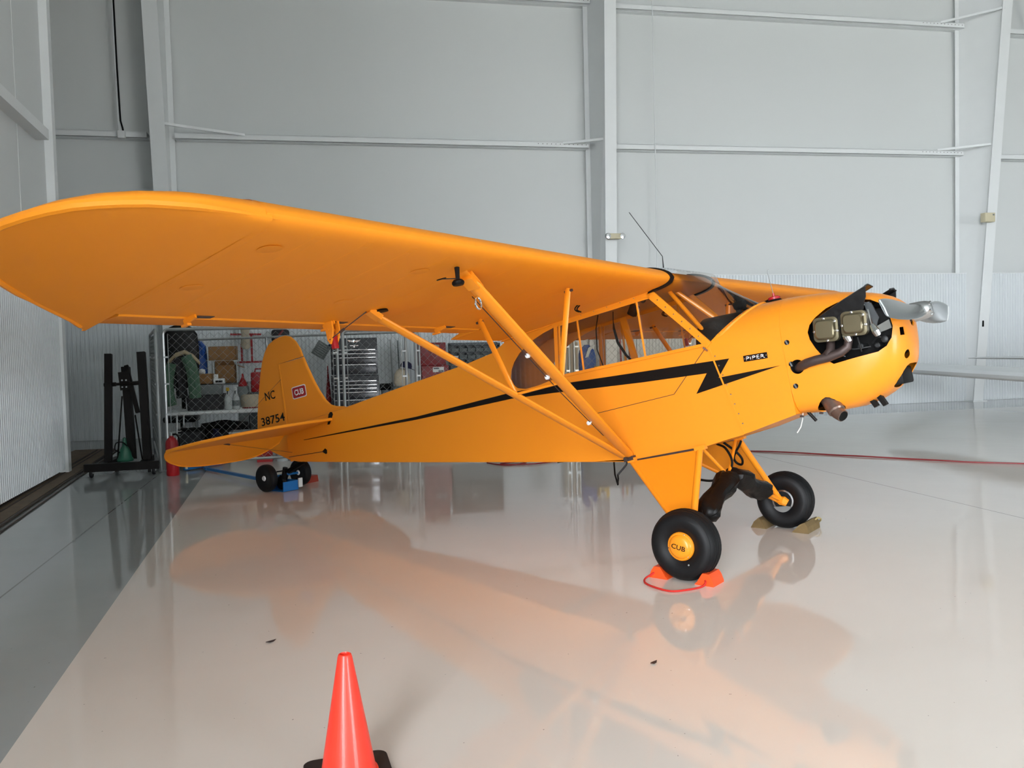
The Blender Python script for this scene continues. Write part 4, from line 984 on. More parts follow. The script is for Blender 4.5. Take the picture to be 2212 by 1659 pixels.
for s in (-1, 1):
    cy = s*.913; ty = wheel_parts(cy, s, None); oy = cy+s*.062
    bm = BM(); lathe(bm, [(.092, oy), (.092, oy+s*.012), (.086, oy+s*.02), (.078, oy+s*.022), (.07, oy+s*.034), (.055, oy+s*.042), (.03, oy+s*.046), (.0005, oy+s*.047)], 36, 'Y'); cap = sub('hub_cap', bm, M['yellow_metal'], ty)
    a = R(-18)
    Mh = Matrix.Rotation(a*(-1), 4, 'Y')
    Mt = (Matrix.Rotation(R(22), 4, 'Y')@Mside(-.048*(-s), -.015, s, abs(oy)+.0475))
    text_obj('lettering', 'CUB', M['black'], Mt, .096, .031, ty, .0012, .01)
    bm = BM()
    for k in range(3):
        b = R(60+120*k); lathe(bm, [(.005, oy+s*.021), (.0005, oy+s*.026)], 8, 'Y', (.082*math.cos(b), 0, .082*math.sin(b)))
    sub('cap_screws', bm, M['chrome'], ty)['kind'] = 'stuff'
    bm = BM(); lathe(bm, [(.007, oy), (.006, oy+s*.03), (.0005, oy+s*.032)], 8, 'Y', (.038, 0, -.118)); sub('valve_stem', bm, M['steel'], ty)
    iy = cy-s*.062
    bm = BM(); lathe(bm, [(.096, iy+s*.01), (.096, iy), (.075, iy-s*.004), (.07, iy+s*.006), (.03, iy+s*.006), (.03, iy-s*.03), (.0005, iy-s*.03)], 32, 'Y'); sub('brake_disc', bm, M['alu'], ty)
    bm = BM(); pr = [(.075*math.cos(t)*1.05, .075*math.sin(t)*1.05) for t in [lerp(R(200), R(330), k/10) for k in range(11)]]+[(.02, -.03), (-.02, -.03)]
    prism(bm, [(x, iy-s*.008, z-.012) for x, z in pr], (0, -s*.018, 0)); sub('brake_caliper', bm, M['steel'], ty, smooth=False)
    bm = BM(); tube(bm, [(-.05, iy-s*.03, .025), (.02, iy-s*.035, .0), (.045, iy-s*.03, -.02)], [.022, .038, .03], 10); lathe(bm, [(.028, iy-s*.05), (.028, iy+s*.01)], 12, 'Y'); sub('axle_fitting', bm, M['yellow_metal'], ty)
    # gear leg: front and rear tube with fabric between
    fa, fb = Vector((-.05, s*.352, .555)), Vector((-.005, s*.815, .01)); ra, rb = Vector((-.605, s*.358, .545)), Vector((-.035, s*.81, .015))
    bm = BM(); tube(bm, [fa, fb], .024, 10); tube(bm, [ra, rb], .017, 10)
    nrm = (fb-fa).cross(ra-fa).normalized()*.006
    prism(bm, [fa-nrm, fb-nrm, rb-nrm, ra-nrm], nrm*2); leg = part('gear_leg', bm, M['yellow_metal'], ang=60)
    bm = BM(); obox(bm, fa+Vector((-.03, 0, .012)), fa+Vector((.05, 0, .018)), .05, .03); obox(bm, ra+Vector((-.02, 0, .012)), ra+Vector((.04, 0, .016)), .05, .03); sub('gear_fitting', bm, M['yellow_metal'], leg, smooth=False)
    bm = BM(); obox(bm, (-.57, s*.335, .553), (-.09, s*.335, .567), .012, .014); sub('gear_gap', bm, M['exhaust'], leg, smooth=False)
    # cabane and bungee strut with laced vinyl cover
    ap = Vector((-.035, s*.012, .33)); bm = BM(); tube(bm, [(-.055, s*.30, .565), ap], .013, 8); part('cabane_strut', bm, M['yellow_metal'])
    ax = Vector((.0, s*.80, .015)); d = (ax-ap)
    bm = BM(); tube(bm, [ap, ax], .014, 10); sst = part('shock_strut', bm, M['yellow_metal'])
    bm = BM(); rings = []; side = Vector((1, 0, 0)); upv = d.normalized().cross(side)
    for t, a, b in ((.015, .04, .035), (.04, .082, .06), (.12, .095, .075), (.23, .09, .072), (.33, .076, .066), (.44, .084, .07), (.55, .10, .074), (.63, .10, .07), (.67, .075, .05), (.70, .028, .022)):
        p = ap+d*t; ring = []
        for k in range(20):
            an = 2*PI*k/20; wob = 1+.10*math.sin(3*an+t*17)+.08*math.sin(5*an-t*31); an = an-.28*math.sin(4*an)
            ring.append(p+side*(a*math.cos(an)*wob)+upv*(b*math.sin(an)*wob)+Vector((.018*math.sin(t*9), 0, 0)))
        rings.append(ring)
    loft(bm, rings); cv = sub('bungee_cover', bm, M['leather'], sst, ang=38)
    bm = BM()
    for t in (.12, .32, .56, .63):
        p = ap+d*t-side*.068; lathe(bm, [(.006, -.004), (.006, .004)], 8, 'Y', p)
    sub('snap', bm, M['chrome'], cv)
    # step and brake hose
    bm = BM(); tube(bm, [(-.79, s*.30, .565), (-.765, s*.36, .47), (-.735, s*.395, .395), (-.725, s*.39, .44), (-.735, s*.37, .465), (-.67, s*.33, .53), (-.66, s*.32, .56)], .007, 6); part('boarding_step', bm, M['black'])
bm = BM(); tube(bm, smooth_pts([(-.13, .12, .56), (-.06, .10, .52), (-.02, .08, .42), (-.06, .06, .34), (-.18, .03, .30), (-.33, .0, .34)]), .009, 8); part('brake_hose', bm, M['dark'])
bm = BM(); tube(bm, smooth_pts([(-.12, .22, .56), (-.05, .26, .47), (-.03, .29, .41), (-.05, .31, .37), (-.09, .31, .39), (-.09, .29, .44), (-.02, .27, .52), (.0, .27, .55)]), .009, 8); part('brake_hose', bm, M['dark'])
#BACKGROUND#

# ------------------------------------------------------------------ things on the floor around the aeroplane
ca, sa = math.cos(WY), math.sin(WY)
def AF(X, Y, z=0): return Vector((X*ca+Y*sa, -X*sa+Y*ca, z))       # aeroplane ground frame -> room
def simple(name, label, cat, bm, m, group=None, **k): return tag(finish(name, bm, m, **k), label, cat, group)
# traffic cone
t = thing('traffic_cone', 'red-orange traffic cone with black base at the bottom of the picture', 'cone', (-2.908, -2.606, 0), (0, 0, R(4)))
bm = BM(); lathe(bm, [(.108, .02), (.104, .035), (.096, .04), (.0255, .445), (.0225, .454), (.018, .456), (.0165, .452), (.018, .42), (.088, .04), (.09, .02)], 40, closed_prof=True); finish('cone_body', bm, M['cone'], t)
bm = BM(); pr = rsq(.152, .04, 6); prism(bm, [(x, y, .0) for x, y in pr], (0, 0, .02)); finish('base', bm, M['darkbin'], t, smooth=False)
# orange rubber chocks roped together at the near wheel
t = thing('wheel_chocks', 'pair of orange rubber chocks joined by red rope at the near wheel', 'wheel chocks', AF(0, -.91), (0, 0, -WY))
def chock(x0, sgn):
    bm = BM(); pr = [(0, 0), (.128, 0), (.128, .012), (.112, .052), (.095, .076), (.052, .076)]
    arc = [(.042, .062), (.030, .042), (.015, .018), (0, .004)]
    prism(bm, [(x0+sgn*x, -.085, z) for x, z in pr+arc], (0, .155, 0)); return bm
a = finish('chock', chock(.095, 1), M['orange'], t, smooth=False); b = finish('chock', chock(-.095, -1), M['orange'], t, smooth=False)
bm = BM(); cp = [(.165, -.08, .035), (.175, -.10, .025), (.167, -.13, .008), (.13, -.22, .007), (.052, -.315, .007), (-.06, -.30, .007), (-.165, -.243, .007), (-.215, -.16, .008), (-.20, -.10, .025), (-.185, -.075, .038)]
tube(bm, smooth_pts(cp), .0065, 6); finish('rope', bm, M['rope_red'], t)
# wooden chocks at the far wheel
t = thing('wheel_chocks', 'pair of weathered wooden chocks with a hemp rope at the far wheel', 'wheel chocks', AF(0, .91), (0, 0, -WY))
for x0, sg, y0, y1 in ((.105, 1, -.16, .13), (-.105, -1, -.15, .11)):
    bm = BM(); A_, B_ = prism(bm, [(x0, y0, 0), (x0+sg*.13, y0, 0), (x0+sg*.115, y0+.03, .045), (x0+sg*.085, y0+.05, .075), (x0+sg*.05, y0+.03, .06), (x0+sg*.01, y0, .012)], (0, y1-y0, 0)); finish('chock', bm, M['wood'], t, smooth=False)
bm = BM(); tube(bm, smooth_pts([(.19, .10, .05), (.215, .14, .075), (.22, .20, .05), (.16, .25, .01), (0, .27, .008), (-.12, .2, .008), (-.15, .1, .04)]), .007, 6); finish('rope', bm, M['rope'], t)
# red extension cord
bm = BM(); pts = [(-.843, 5.309), (-.75, 5.06), (-.618, 4.98), (-.45, 5.0), (-.36, 5.13), (-.45, 5.22), (-.62, 5.20), (-.70, 5.12), (-.60, 5.02), (-.3, 4.93), (.0, 5.08), (.6, 5.3), (1.6, 5.35), (2.4, 5.15), (2.821, 4.966), (3.132, 4.662), (3.536, 4.219), (3.75, 3.95), (4.086, 3.586), (4.35, 3.25), (4.589, 3.006), (4.993, 2.662), (6.0, 1.8)]
tube(bm, smooth_pts([(x, y, .009+.004*(i % 2)) for i, (x, y) in enumerate(pts)], 8), .009, 6)
simple('extension_cord', 'red extension cord coiled below the fuselage and running off to the right', 'cord', bm, M['darkred'])
for (x, y), s, lb in (((-3.257, -1.03), .8, 'small dark dead leaf on the bare floor beyond the traffic cone'), ((-1.458, -1.885), .7, 'scrap of dark leaf on the floor below the orange chocks')):
    bm = BM(); pr = [(-.035, .0), (-.015, .014), (.012, .016), (.04, .004), (.015, -.012), (-.012, -.014)]
    a_ = [bm.verts.new((px*s, py*s, .003+.5*abs(px)*.3)) for px, py in pr]; b_ = [bm.verts.new((px*s, py*s, .005+.5*abs(px)*.3)) for px, py in pr]
    bm.faces.new(a_[::-1]); bm.faces.new(b_)
    for k in range(6): bm.faces.new((a_[k], a_[(k+1) % 6], b_[(k+1) % 6], b_[k]))
    simple('dead_leaf', lb, 'leaf', bm, M['exhaust'], smooth=False, loc=(x, y, 0), rot=(0, 0, .5))
# tow dolly under the tail wheel
t = thing('tow_dolly', 'blue two-wheeled tow dolly carrying the tail wheel, black tyres and silver hubs', 'tow dolly', (-3.377, 4.213, 0))
A0, B0 = Vector((-.177, -.163, .15)), Vector((.178, .163, .15)); ad = (B0-A0).normalized(); rot = math.atan2(ad.y, ad.x)
for c, o in ((A0, -1), (B0, 1)):
    Mw = Matrix.Translation(c)@Matrix.Rotation(rot-PI/2, 4, 'Z')
    bm = BM(); lathe(bm, [(.075, -.035), (.10, -.045), (.132, -.043), (.146, -.032), (.15, -.015), (.15, .015), (.146, .032), (.132, .043), (.10, .045), (.075, .035)], 32, 'Y')
    for v in bm.verts: v.co = Mw@v.co
    w_ = finish('tyre', bm, M['rubber'], t)
    bm = BM(); lathe(bm, [(.082, -.033), (.07, -.02), (.05, -.03), (.03, -.034), (.022, -.045), (.0005, -.045)], 24, 'Y'); lathe(bm, [(.082, .033), (.07, .02), (.05, .03), (.03, .034), (.022, .045), (.0005, .045)], 24, 'Y')
    for v in bm.verts: v.co = Mw@v.co
    finish('hub', bm, M['silver'], w_)
bm = BM(); tube(bm, [A0, B0], .014, 8); finish('axle', bm, M['blue'], t)
bm = BM(); c = Vector((-.02, -.12, 0)); box(bm, -.10, -.14, .004, .10, .12, .010, M=Matrix.Translation(c)@Matrix.Rotation(rot, 4, 'Z'))
for y in (-.145, .115): box(bm, -.10, y, .01, .10, y+.012, .11, M=Matrix.Translation(c)@Matrix.Rotation(rot, 4, 'Z'))
box(bm, .10, -.14, .004, .112, .12, .11, M=Matrix.Translation(c)@Matrix.Rotation(rot, 4, 'Z')); finish('tray', bm, M['blue'], t, smooth=False)
bm = BM(); box(bm, .10, -.168, .03, .15, -.15, .13, M=Matrix.Translation(c)@Matrix.Rotation(rot, 4, 'Z')); finish('label_plate', bm, M['paper'], t, smooth=False)
bm = BM(); obox(bm, (-.06, .10, .05), (-1.06, 1.86, .035), .045, .03); obox(bm, (-1.33, 1.95, .03), (-.92, 2.40, .03), .05, .03); obox(bm, (-1.02, 1.78, .036), (-1.13, 2.16, .034), .05, .03); finish('tow_bar', bm, M['blue'], t, smooth=False)
for x, y in ((-1.31, 1.95), (-.93, 2.38)):
    bm = BM(); tube(bm, [(x, y, .03), (x, y, .155)], .017, 10); finish('grip', bm, M['offwhite'], t)
bm = BM(); prism(bm, [(-3.24, 4.56, 0), (-3.10, 4.70, 0), (-3.11, 4.71, .075), (-3.23, 4.59, .075)], (.10, -.10, 0)); simple('tail_chock', 'small red-brown rubber block on the floor behind the tow dolly', 'chock', bm, mat('red_rubber', '8f2c14', .6), smooth=False)
# fire extinguisher
t = thing('fire_extinguisher', 'red fire extinguisher standing at the cage corner under the tailplane tip', 'fire extinguisher', (-4.80, 5.83, 0))
bm = BM(); lathe(bm, [(.0005, .0), (.072, .0), (.078, .012), (.078, .40), (.07, .44), (.045, .475), (.025, .485), (.025, .505), (.0005, .505)], 24); finish('cylinder', bm, M['red'], t)
bm = BM(); lathe(bm, [(.022, .50), (.022, .54), (.0005, .545)], 10); obox(bm, (-.02, 0, .545), (.12, -.02, .56), .02, .01); obox(bm, (-.02, 0, .53), (.11, -.02, .52), .02, .01); finish('valve_handle', bm, M['steel'], t)
bm = BM(); tube(bm, smooth_pts([(.02, -.01, .52), (.07, -.05, .52), (.10, -.06, .45), (.09, -.05, .3), (.085, -.045, .18)]), .011, 8); finish('hose', bm, M['dark'], t)
# engine hoist, folded
t = thing('engine_hoist', 'black folded engine hoist on casters standing by the hangar door', 'engine hoist', (-5.43, 6.05, 0))
O = Vector((5.43, -6.05, 0))
def P_(x, y, z): return Vector((x, y, z))+O
def hpart(name, a, b, w1, w2, m=M['black']):
    bm = BM(); obox(bm, P_(*a), P_(*b), w1, w2, up=(0, 1, 0)); return finish(name, bm, m, t, smooth=False)
hpart('base_beam', (-5.88, 6.02, .125), (-5.0, 6.02, .125), .10, .075)
hpart('base_beam', (-5.70, 6.05, .125), (-5.66, 6.9, .125), .075, .09); hpart('base_beam', (-5.2, 6.05, .125), (-5.25, 6.9, .125), .075, .09)
hpart('leg', (-5.67, 6.35, .16), (-5.655, 6.55, 1.56), .085, .085); hpart('leg', (-5.19, 6.35, .16), (-5.25, 6.55, 1.575), .10, .095)
hpart('mast', (-5.41, 6.5, .16), (-5.48, 6.7, 1.38), .10, .10); hpart('boom', (-5.30, 6.42, .78), (-5.455, 6.62, 1.40), .05, .05)
hpart('mast_plate', (-5.455, 6.55, 1.08), (-5.475, 6.55, 1.32), .13, .09)
bm = BM()
for i in range(2):
    for j in range(2): lathe(bm, [(.011, 6.49-6.05), (.011, 6.485-6.05)], 8, 'Y', P_(-5.49+.05*i, 6.05, 1.12+.09*j))
finish('bolts', bm, M['steel'], t)['kind'] = 'stuff'
bm = BM(); tube(bm, [P_(-5.70, 6.48, 1.155), P_(-5.22, 6.48, 1.17)], .018, 8); tube(bm, [P_(-5.71, 6.48, 1.155), P_(-5.56, 6.48, 1.16)], .027, 8); tube(bm, [P_(-5.36, 6.48, 1.165), P_(-5.22, 6.48, 1.17)], .027, 8); finish('lock_bar', bm, M['black'], t)
bm = BM(); tube(bm, [P_(-5.50, 6.5, 1.0), P_(-5.58, 6.45, .16)], .010, 6); tube(bm, [P_(-5.33, 6.4, .75), P_(-5.27, 6.42, .16)], .010, 6); finish('brace_rod', bm, M['black'], t)
for x, y in ((-5.80, 6.02), (-5.06, 6.02), (-5.68, 6.85), (-5.26, 6.85)):
    bm = BM(); lathe(bm, [(.02, -.016), (.045, -.018), (.05, -.01), (.05, .01), (.045, .018), (.02, .016)], 16, 'X', P_(x, y, .05)); c_ = finish('caster', bm, M['rubber'], t)
    bm = BM(); box(bm, *(P_(x-.025, y-.025, .05)), *(P_(x-.02, y+.025, .095))); box(bm, *(P_(x+.02, y-.025, .05)), *(P_(x+.025, y+.025, .095))); box(bm, *(P_(x-.03, y-.03, .085)), *(P_(x+.03, y+.03, .095))); finish('caster_fork', bm, M['steel'], c_, smooth=False)
t = thing('bottle_jack_pump', 'dark green floor pump standing between the legs of the engine hoist', 'pump', (-5.45, 6.28, .163))
bm = BM(); lathe(bm, [(.10, 0), (.105, .02), (.085, .05), (.075, .11), (.055, .16), (.03, .20), (.022, .30), (.0005, .31)], 18); finish('pump_body', bm, M['greenpaint'], t)
bm = BM(); tube(bm, smooth_pts([(-.05, -.05, .12), (-.10, -.08, .16), (-.09, -.06, .24), (-.02, -.04, .25), (.04, -.05, .2)]), .007, 6); finish('hose', bm, M['dark'], t)

# ------------------------------------------------------------------ the storage cage of chain-link panels
def fence(label, a, b, z0=.05, z1=1.86, both=True):
    a, b = Vector(a), Vector(b); L_ = (b-a).length; d = (b-a).normalized(); an = math.atan2(d.y, d.x)
    t = thing('chain_link_panel', label, 'fence panel', (a.x, a.y, 0), (0, 0, an), 'chain-link panels of the storage cage')
    r = .07; c1 = [(0, 0, 0)]+[(r-r*math.cos(k/6*PI/2), 0, z1-r+r*math.sin(k/6*PI/2)) for k in range(7)]
    c2 = [(L_-x, 0, z) for x, y, z in c1[::-1]]
    bm = BM(); tube(bm, c1+c2, .021, 8); finish('post_and_rail', bm, M['steel'], t)
    bm = BM(); tube(bm, [(0, 0, z0+.06), (L_, 0, z0+.06)], .019, 8); finish('bottom_rail', bm, M['steel'], t)
    for x in (.055, L_-.055):
        bm = BM(); tube(bm, [(x, 0, z0+.08), (x, 0, z1-.06)], .006, 5); tb = finish('tension_bar', bm, M['steel'], t)
        for z in (.35, .75, 1.15, 1.5): 
            bm = BM(); obox(bm, (x, 0, z), (x-.055 if x < .1 else x+.055, 0, z), .052, .022); finish('clamp', bm, M['steel'], tb, smooth=False)
    # woven wire: zig-zag strands
    bm = BM(); p = .105; zA, zB = z0+.08, z1-.03; n = int((L_-.11)/p); h = p/2; m_ = int((zB-zA)/h)
    for i in range(n+1):
        for ph in (0, 1):
            x = .055+i*p+h*ph
            pts = []
            for j in range(m_+1):
                xx = x+(h if (j+ph) % 2 else 0); xx = min(xx, L_-.055)
                pts.append((min(xx, L_-.055), .004*(1 if (j % 2) else -1), zA+j*h))
            tube(bm, pts, .0027, 3)
    o = finish('chain_link', bm, M['steel'], t); o['kind'] = 'stuff'
    return t
fence('wide chain-link panel behind the tail, left end at the fire extinguisher', (-4.92, 6.25, 0), (-2.70, 6.27, 0))
fence('chain-link side panel of the cage running back from its left corner', (-5.02, 6.28, 0), (-5.62, 9.3, 0))
fence('narrow chain-link gate panel in front of the dark tool chest', (-2.62, 6.27, 0), (-1.76, 6.30, 0), z1=1.80)
fence('chain-link panel in front of the red cabinet, behind the lift struts', (-1.62, 6.30, 0), (.62, 6.33, 0), z1=1.78)
fence('chain-link panel seen through the cabin windows', (.70, 6.33, 0), (2.55, 6.36, 0), z1=1.70)
bm = BM(); tube(bm, [(-5.0, 9.5, 1.77), (-2.6, 9.5, 1.81), (-1.2, 9.5, 1.83)], .02, 8)
for x in (-5.0, -3.8, -2.6, -1.2): tube(bm, [(x, 9.5, 0), (x, 9.5, 1.8)], .02, 8)
simple('pipe_rack', 'galvanised pipe rack with a long top rail inside the cage', 'pipe rack', bm, M['steel'])
# folding table and what stands on it
t = thing('folding_table', 'white folding table inside the cage, loaded with bins and bottles', 'table', (-4.35, 7.75, 0))
bm = BM(); box(bm, -.77, -.40, .655, .77, .40, .70, .012); finish('table_top', bm, M['white'], t)
for x in (-.62, .62):
    for y in (-.32, .32): bm = BM(); tube(bm, [(x, y, .655), (x*1.05, y, 0)], .014, 8); finish('leg', bm, M['steel'], t)
def crate(name, label, cat, x0, y0, z0, x1, y1, z1, m, group=None, lid=None, bev=.01):
    cx, cy = (x0+x1)/2, (y0+y1)/2
    t = thing(name, label, cat, (cx, cy, z0), group=group)
    bm = BM(); hx, hy, h = (x1-x0)/2, (y1-y0)/2, z1-z0
    rings = []
    for s, z in ((.94, 0), (1, h*.97)): rings.append([(x*s, y*s, z) for x, y in ((-hx, -hy), (hx, -hy), (hx, hy), (-hx, hy))])
    for s, z in ((.95, h*.97), (.9, .02)): rings.append([(x*s, y*s, z) for x, y in ((-hx, -hy), (hx, -hy), (hx, hy), (-hx, hy))])
    loft(bm, rings); finish('body', bm, m, t, smooth=False)
    if lid:
        bm = BM(); box(bm, -hx*1.03, -hy*1.03, h*.95, hx*1.03, hy*1.03, h*1.02, .006); finish('lid', bm, lid, t)
    else:
        bm = BM(); tube(bm, [(-hx, -hy, h*.97), (hx, -hy, h*.97), (hx, hy, h*.97), (-hx, hy, h*.97)], .008, 4, closed=True); finish('rim', bm, m, t)
    return t
crate('storage_bin', 'low black bin on the white table under the grey bin', 'bin', -4.86, 7.58, .702, -4.33, 7.95, .93, M['darkbin'])
crate('storage_bin', 'pale grey plastic bin stacked on the black bin', 'bin', -4.74, 7.60, .932, -4.36, 7.93, 1.075, M['greyplastic'], lid=M['greyplastic'])
def carton(label, x0, y0, z0, x1, y1, z1, flaps=False, rotz=0):
    cx, cy = (x0+x1)/2, (y0+y1)/2; hx, hy, h = (x1-x0)/2, (y1-y0)/2, z1-z0
    t = thing('cardboard_box', label, 'cardboard box', (cx, cy, z0), (0, 0, rotz), 'cardboard boxes in the cage')
    bm = BM()
    for a in ((-hx, -hy, 0, hx, -hy+.006, h), (-hx, hy-.006, 0, hx, hy, h), (-hx, -hy, 0, -hx+.006, hy, h), (hx-.006, -hy, 0, hx, hy, h), (-hx, -hy, 0, hx, hy, .006)): box(bm, *a)
    finish('walls', bm, M['card'], t, smooth=False)
    if flaps:
        for pts in ([(-hx, -hy, h), (hx, -hy, h), (hx*.9, -hy-.08, h+.07), (-hx*.9, -hy-.08, h+.07)], [(hx, -hy, h), (hx, hy, h), (hx+.13, hy, h-.05), (hx+.13, -hy, h-.05)]):
            bm = BM(); prism(bm, pts, (0, .001, .005)); finish('flap', bm, M['card'], t, smooth=False)
    else:
        for s in (-1, 1): bm = BM(); box(bm, -hx, min(0, s*hy), h, hx, max(0, s*hy), h+.005); finish('flap', bm, M['card'], t, smooth=False)
        bm = BM(); box(bm, -hx, -.025, h+.005, hx, .025, h+.007); finish('tape', bm, M['canvas'], t, smooth=False)
    return t
carton('small cardboard box standing on the pale grey bin', -4.74, 7.62, 1.085, -4.49, 7.88, 1.23)
bm = BM(); lathe(bm, [(.04, 0), (.05, .02), (.04, .06), (.0005, .075)], 12, 'Z', (-4.64, 7.74, 1.238)); simple('white_bowl', 'small white bowl on top of the small cardboard box', 'bowl', bm, M['white'])
t = thing('label_printer', 'small white desktop printer with black slot on the grey bin', 'printer', (-4.395, 7.72, 1.083))
bm = BM(); box(bm, -.08, -.10, 0, .07, .10, .075, .012); box(bm, -.09, .04, .0, -.03, .12, .14, .01); finish('casing', bm, M['white'], t)
bm = BM(); box(bm, -.05, -.104, .02, .05, -.098, .05); finish('slot', bm, M['dark'], t)
def spray(label, x, y, m_top, lbl=False):
    t = thing('spray_bottle', label, 'spray bottle', (x, y, .702), group='spray bottles on the table')
    bm = BM(); lathe(bm, [(.0005, 0), (.048, 0), (.052, .01), (.052, .15), (.04, .20), (.018, .25), (.016, .275), (.0005, .275)], 20); finish('bottle', bm, M['clearplastic'], t)
    bm = BM(); box(bm, -.02, -.045, .275, .02, .03, .325, .008); tube(bm, [(0, -.045, .31), (0, -.075, .315)], .009, 8); finish('trigger_head', bm, m_top, t)
    bm = BM(); tube(bm, [(0, -.03, .28), (0, -.055, .25), (0, -.05, .225)], .006, 6); finish('trigger', bm, M['dark'], t)
    if lbl:
        bm = BM(); lathe(bm, [(.0525, .05), (.0525, .13)], 20); finish('label', bm, M['greyplastic'], t)
spray('milky spray bottle with yellow trigger head on the white table', -4.27, 7.55, M['yelplastic']); spray('milky spray bottle with white trigger head and printed label', -4.165, 7.60, M['white'], True)
t = thing('helmet', 'red helmet lying on a white cloth at the table end beside the rudder', 'helmet', (-3.97, 7.75, .702))
bm = BM(); lathe(bm, [(.0005, .19), (.06, .185), (.11, .15), (.13, .09), (.125, .0), (.118, 0), (.12, .09), (.10, .14), (.0005, .178)], 24); finish('shell', bm, M['darkred'], t)
bm = BM(); lathe(bm, [(.12, .0), (.135, .04), (.145, .12), (.13, .19), (.10, .205), (.12, .18), (.137, .12), (.128, .04)], 22, closed_prof=True); finish('cloth', bm, M['canvas'], t)
# black chair with jackets
t = thing('office_chair', 'tall black chair at the left end of the cage behind the green jacket', 'chair', (-5.06, 8.70, 0))
bm = BM(); rings = []
for z, wx, wy in ((1.0, .24, .05), (1.25, .26, .06), (1.6, .27, .06), (1.85, .25, .05), (1.96, .17, .04), (1.99, .1, .02)): rings.append([(wx*math.copysign(abs(math.cos(a))**.5, math.cos(a)), wy*math.sin(a), z) for a in [2*PI*k/20 for k in range(20)]])
loft(bm, rings); finish('backrest', bm, M['leather'], t)
bm = BM(); box(bm, -.25, -.45, .48, .25, .0, .58, .04); finish('seat', bm, M['leather'], t)
bm = BM(); tube(bm, [(0, -.2, .48), (0, -.2, .12)], .03, 8); obox(bm, (0, .03, .55), (0, .03, 1.05), .06, .02, up=(0, 1, 0)); finish('column', bm, M['dark'], t)
for k in range(5):
    a = 2*PI*k/5; bm = BM(); tube(bm, [(0, -.2, .12), (.20*math.cos(a), -.2+.20*math.sin(a), .06)], .02, 6); lathe(bm, [(.025, -.02), (.03, 0), (.025, .02)], 10, 'X', (.20*math.cos(a), -.2+.20*math.sin(a), .03)); finish('base_leg', bm, M['dark'], t)
t = thing('jacket', 'green jacket with cream fleece collar propped on the left end of the table', 'jacket', (-4.85, 7.42, .702))
def drape(pts, r0, n=10):
    bm = BM(); tube(bm, smooth_pts(pts, 5), r0, n); return bm
bm = BM(); rr = []
for t_, (x, z, w_) in enumerate([(-.24, .62, .05), (-.2, .72, .07), (-.1, .82, .07), (.02, .86, .07), (.13, .80, .07), (.22, .70, .06)]):
    rr.append([(x+.0, w_*math.cos(a)*1.1, z+w_*.5*math.sin(a)) for a in [2*PI*k/10 for k in range(10)]])
loft(bm, rr); finish('collar', bm, M['fleece'], t)
for (pts, rr_) in (([(-.15, -.03, .70), (-.20, -.05, .5), (-.20, -.05, .25), (-.17, -.04, .10)], .07), ([(.05, -.04, .80), (.12, -.06, .6), (.14, -.06, .4), (.15, -.05, .2)], .085), ([(-.08, .02, .78), (-.06, .03, .5), (-.04, .03, .2)], .08)):
    bm = drape(pts, rr_); finish('sleeve', bm, M['green_cloth'] if pts[0][1] < 0 else M['darkbin'], t)
# shelf with tarp and big boxes behind
t = thing('shelf_rack', 'low steel shelf at the back of the cage holding the cardboard boxes', 'shelf', (-4.5, 9.05, 0))
for z in (.2, .6, 1.02): bm = BM(); box(bm, -.45, -.25, z, .45, .25, z+.03); finish('shelf', bm, M['greyplastic'], t, smooth=False)
for x in (-.44, .44):
    for y in (-.24, .24): bm = BM(); box(bm, x-.015, y-.015, 0, x+.015, y+.015, 1.06); finish('post', bm, M['steel'], t, smooth=False)
carton('tall open cardboard box on the shelf with its flaps folded out', -4.58, 8.85, 1.052, -4.27, 9.15, 1.34, True)
carton('long flat cardboard box resting on top of the tall box', -4.67, 8.83, 1.42, -4.25, 9.2, 1.64)
bm = BM()
for x in (-4.62, -4.24): tube(bm, [(x, 9.19, 1.053), (x, 9.19, 1.40)], .010, 6); tube(bm, [(x, 8.83, 1.053), (x, 8.83, 1.40)], .010, 6)
box(bm, -4.64, 8.82, 1.40, -4.22, 9.2, 1.418); simple('wire_stand', 'small wire stand carrying the flat cardboard box', 'stand', bm, M['steel'])
bm = BM(); rings = []
for z, x0, x1 in ((1.055, -4.90, -4.72), (1.25, -4.90, -4.70), (1.5, -4.88, -4.72), (1.66, -4.88, -4.73), (1.74, -4.86, -4.79)):
    rings.append([(lerp(x0, x1, .5)+(x1-x0)/2*math.cos(a)*(1+.12*math.sin(3*a+z*9)), 9.0+.09*math.sin(a)*(1+.2*math.sin(4*a+z*7)), z) for a in [2*PI*k/24 for k in range(24)]])
loft(bm, rings); simple('tarp_bundle', 'bundled blue tarpaulin on the shelf beside the boxes', 'tarpaulin', bm, M['tarp'])
bm = BM(); lathe(bm, [(.07, 0), (.075, .02), (.02, .14), (.012, .20), (.0005, .20)], 16, 'Z', (-4.14, 8.62, 1.0)); simple('funnel', 'red funnel standing on a post rack right of the cardboard boxes', 'funnel', bm, M['red'])
bm = BM(); box(bm, -4.22, 8.54, 0, -4.06, 8.70, 1.0, .01); simple('pedestal', 'narrow grey pedestal under the red funnel', 'pedestal', bm, M['greyplastic'])
t = thing('fuel_can', 'red fuel can on a grey stand behind the rudder', 'fuel can', (-3.87, 8.6, .90))
bm = BM(); box(bm, -.14, -.1, 0, .14, .1, .32, .03); finish('can', bm, M['red'], t)
bm = BM(); tube(bm, [(-.08, 0, .32), (-.07, 0, .37), (.05, 0, .37), (.06, 0, .32)], .012, 8); finish('handle', bm, M['red'], t)
bm = BM(); box(bm, -4.03, 8.5, 0, -3.70, 8.72, .90, .01); simple('cabinet', 'grey metal stand carrying the red fuel can', 'cabinet', bm, M['greypaint'])
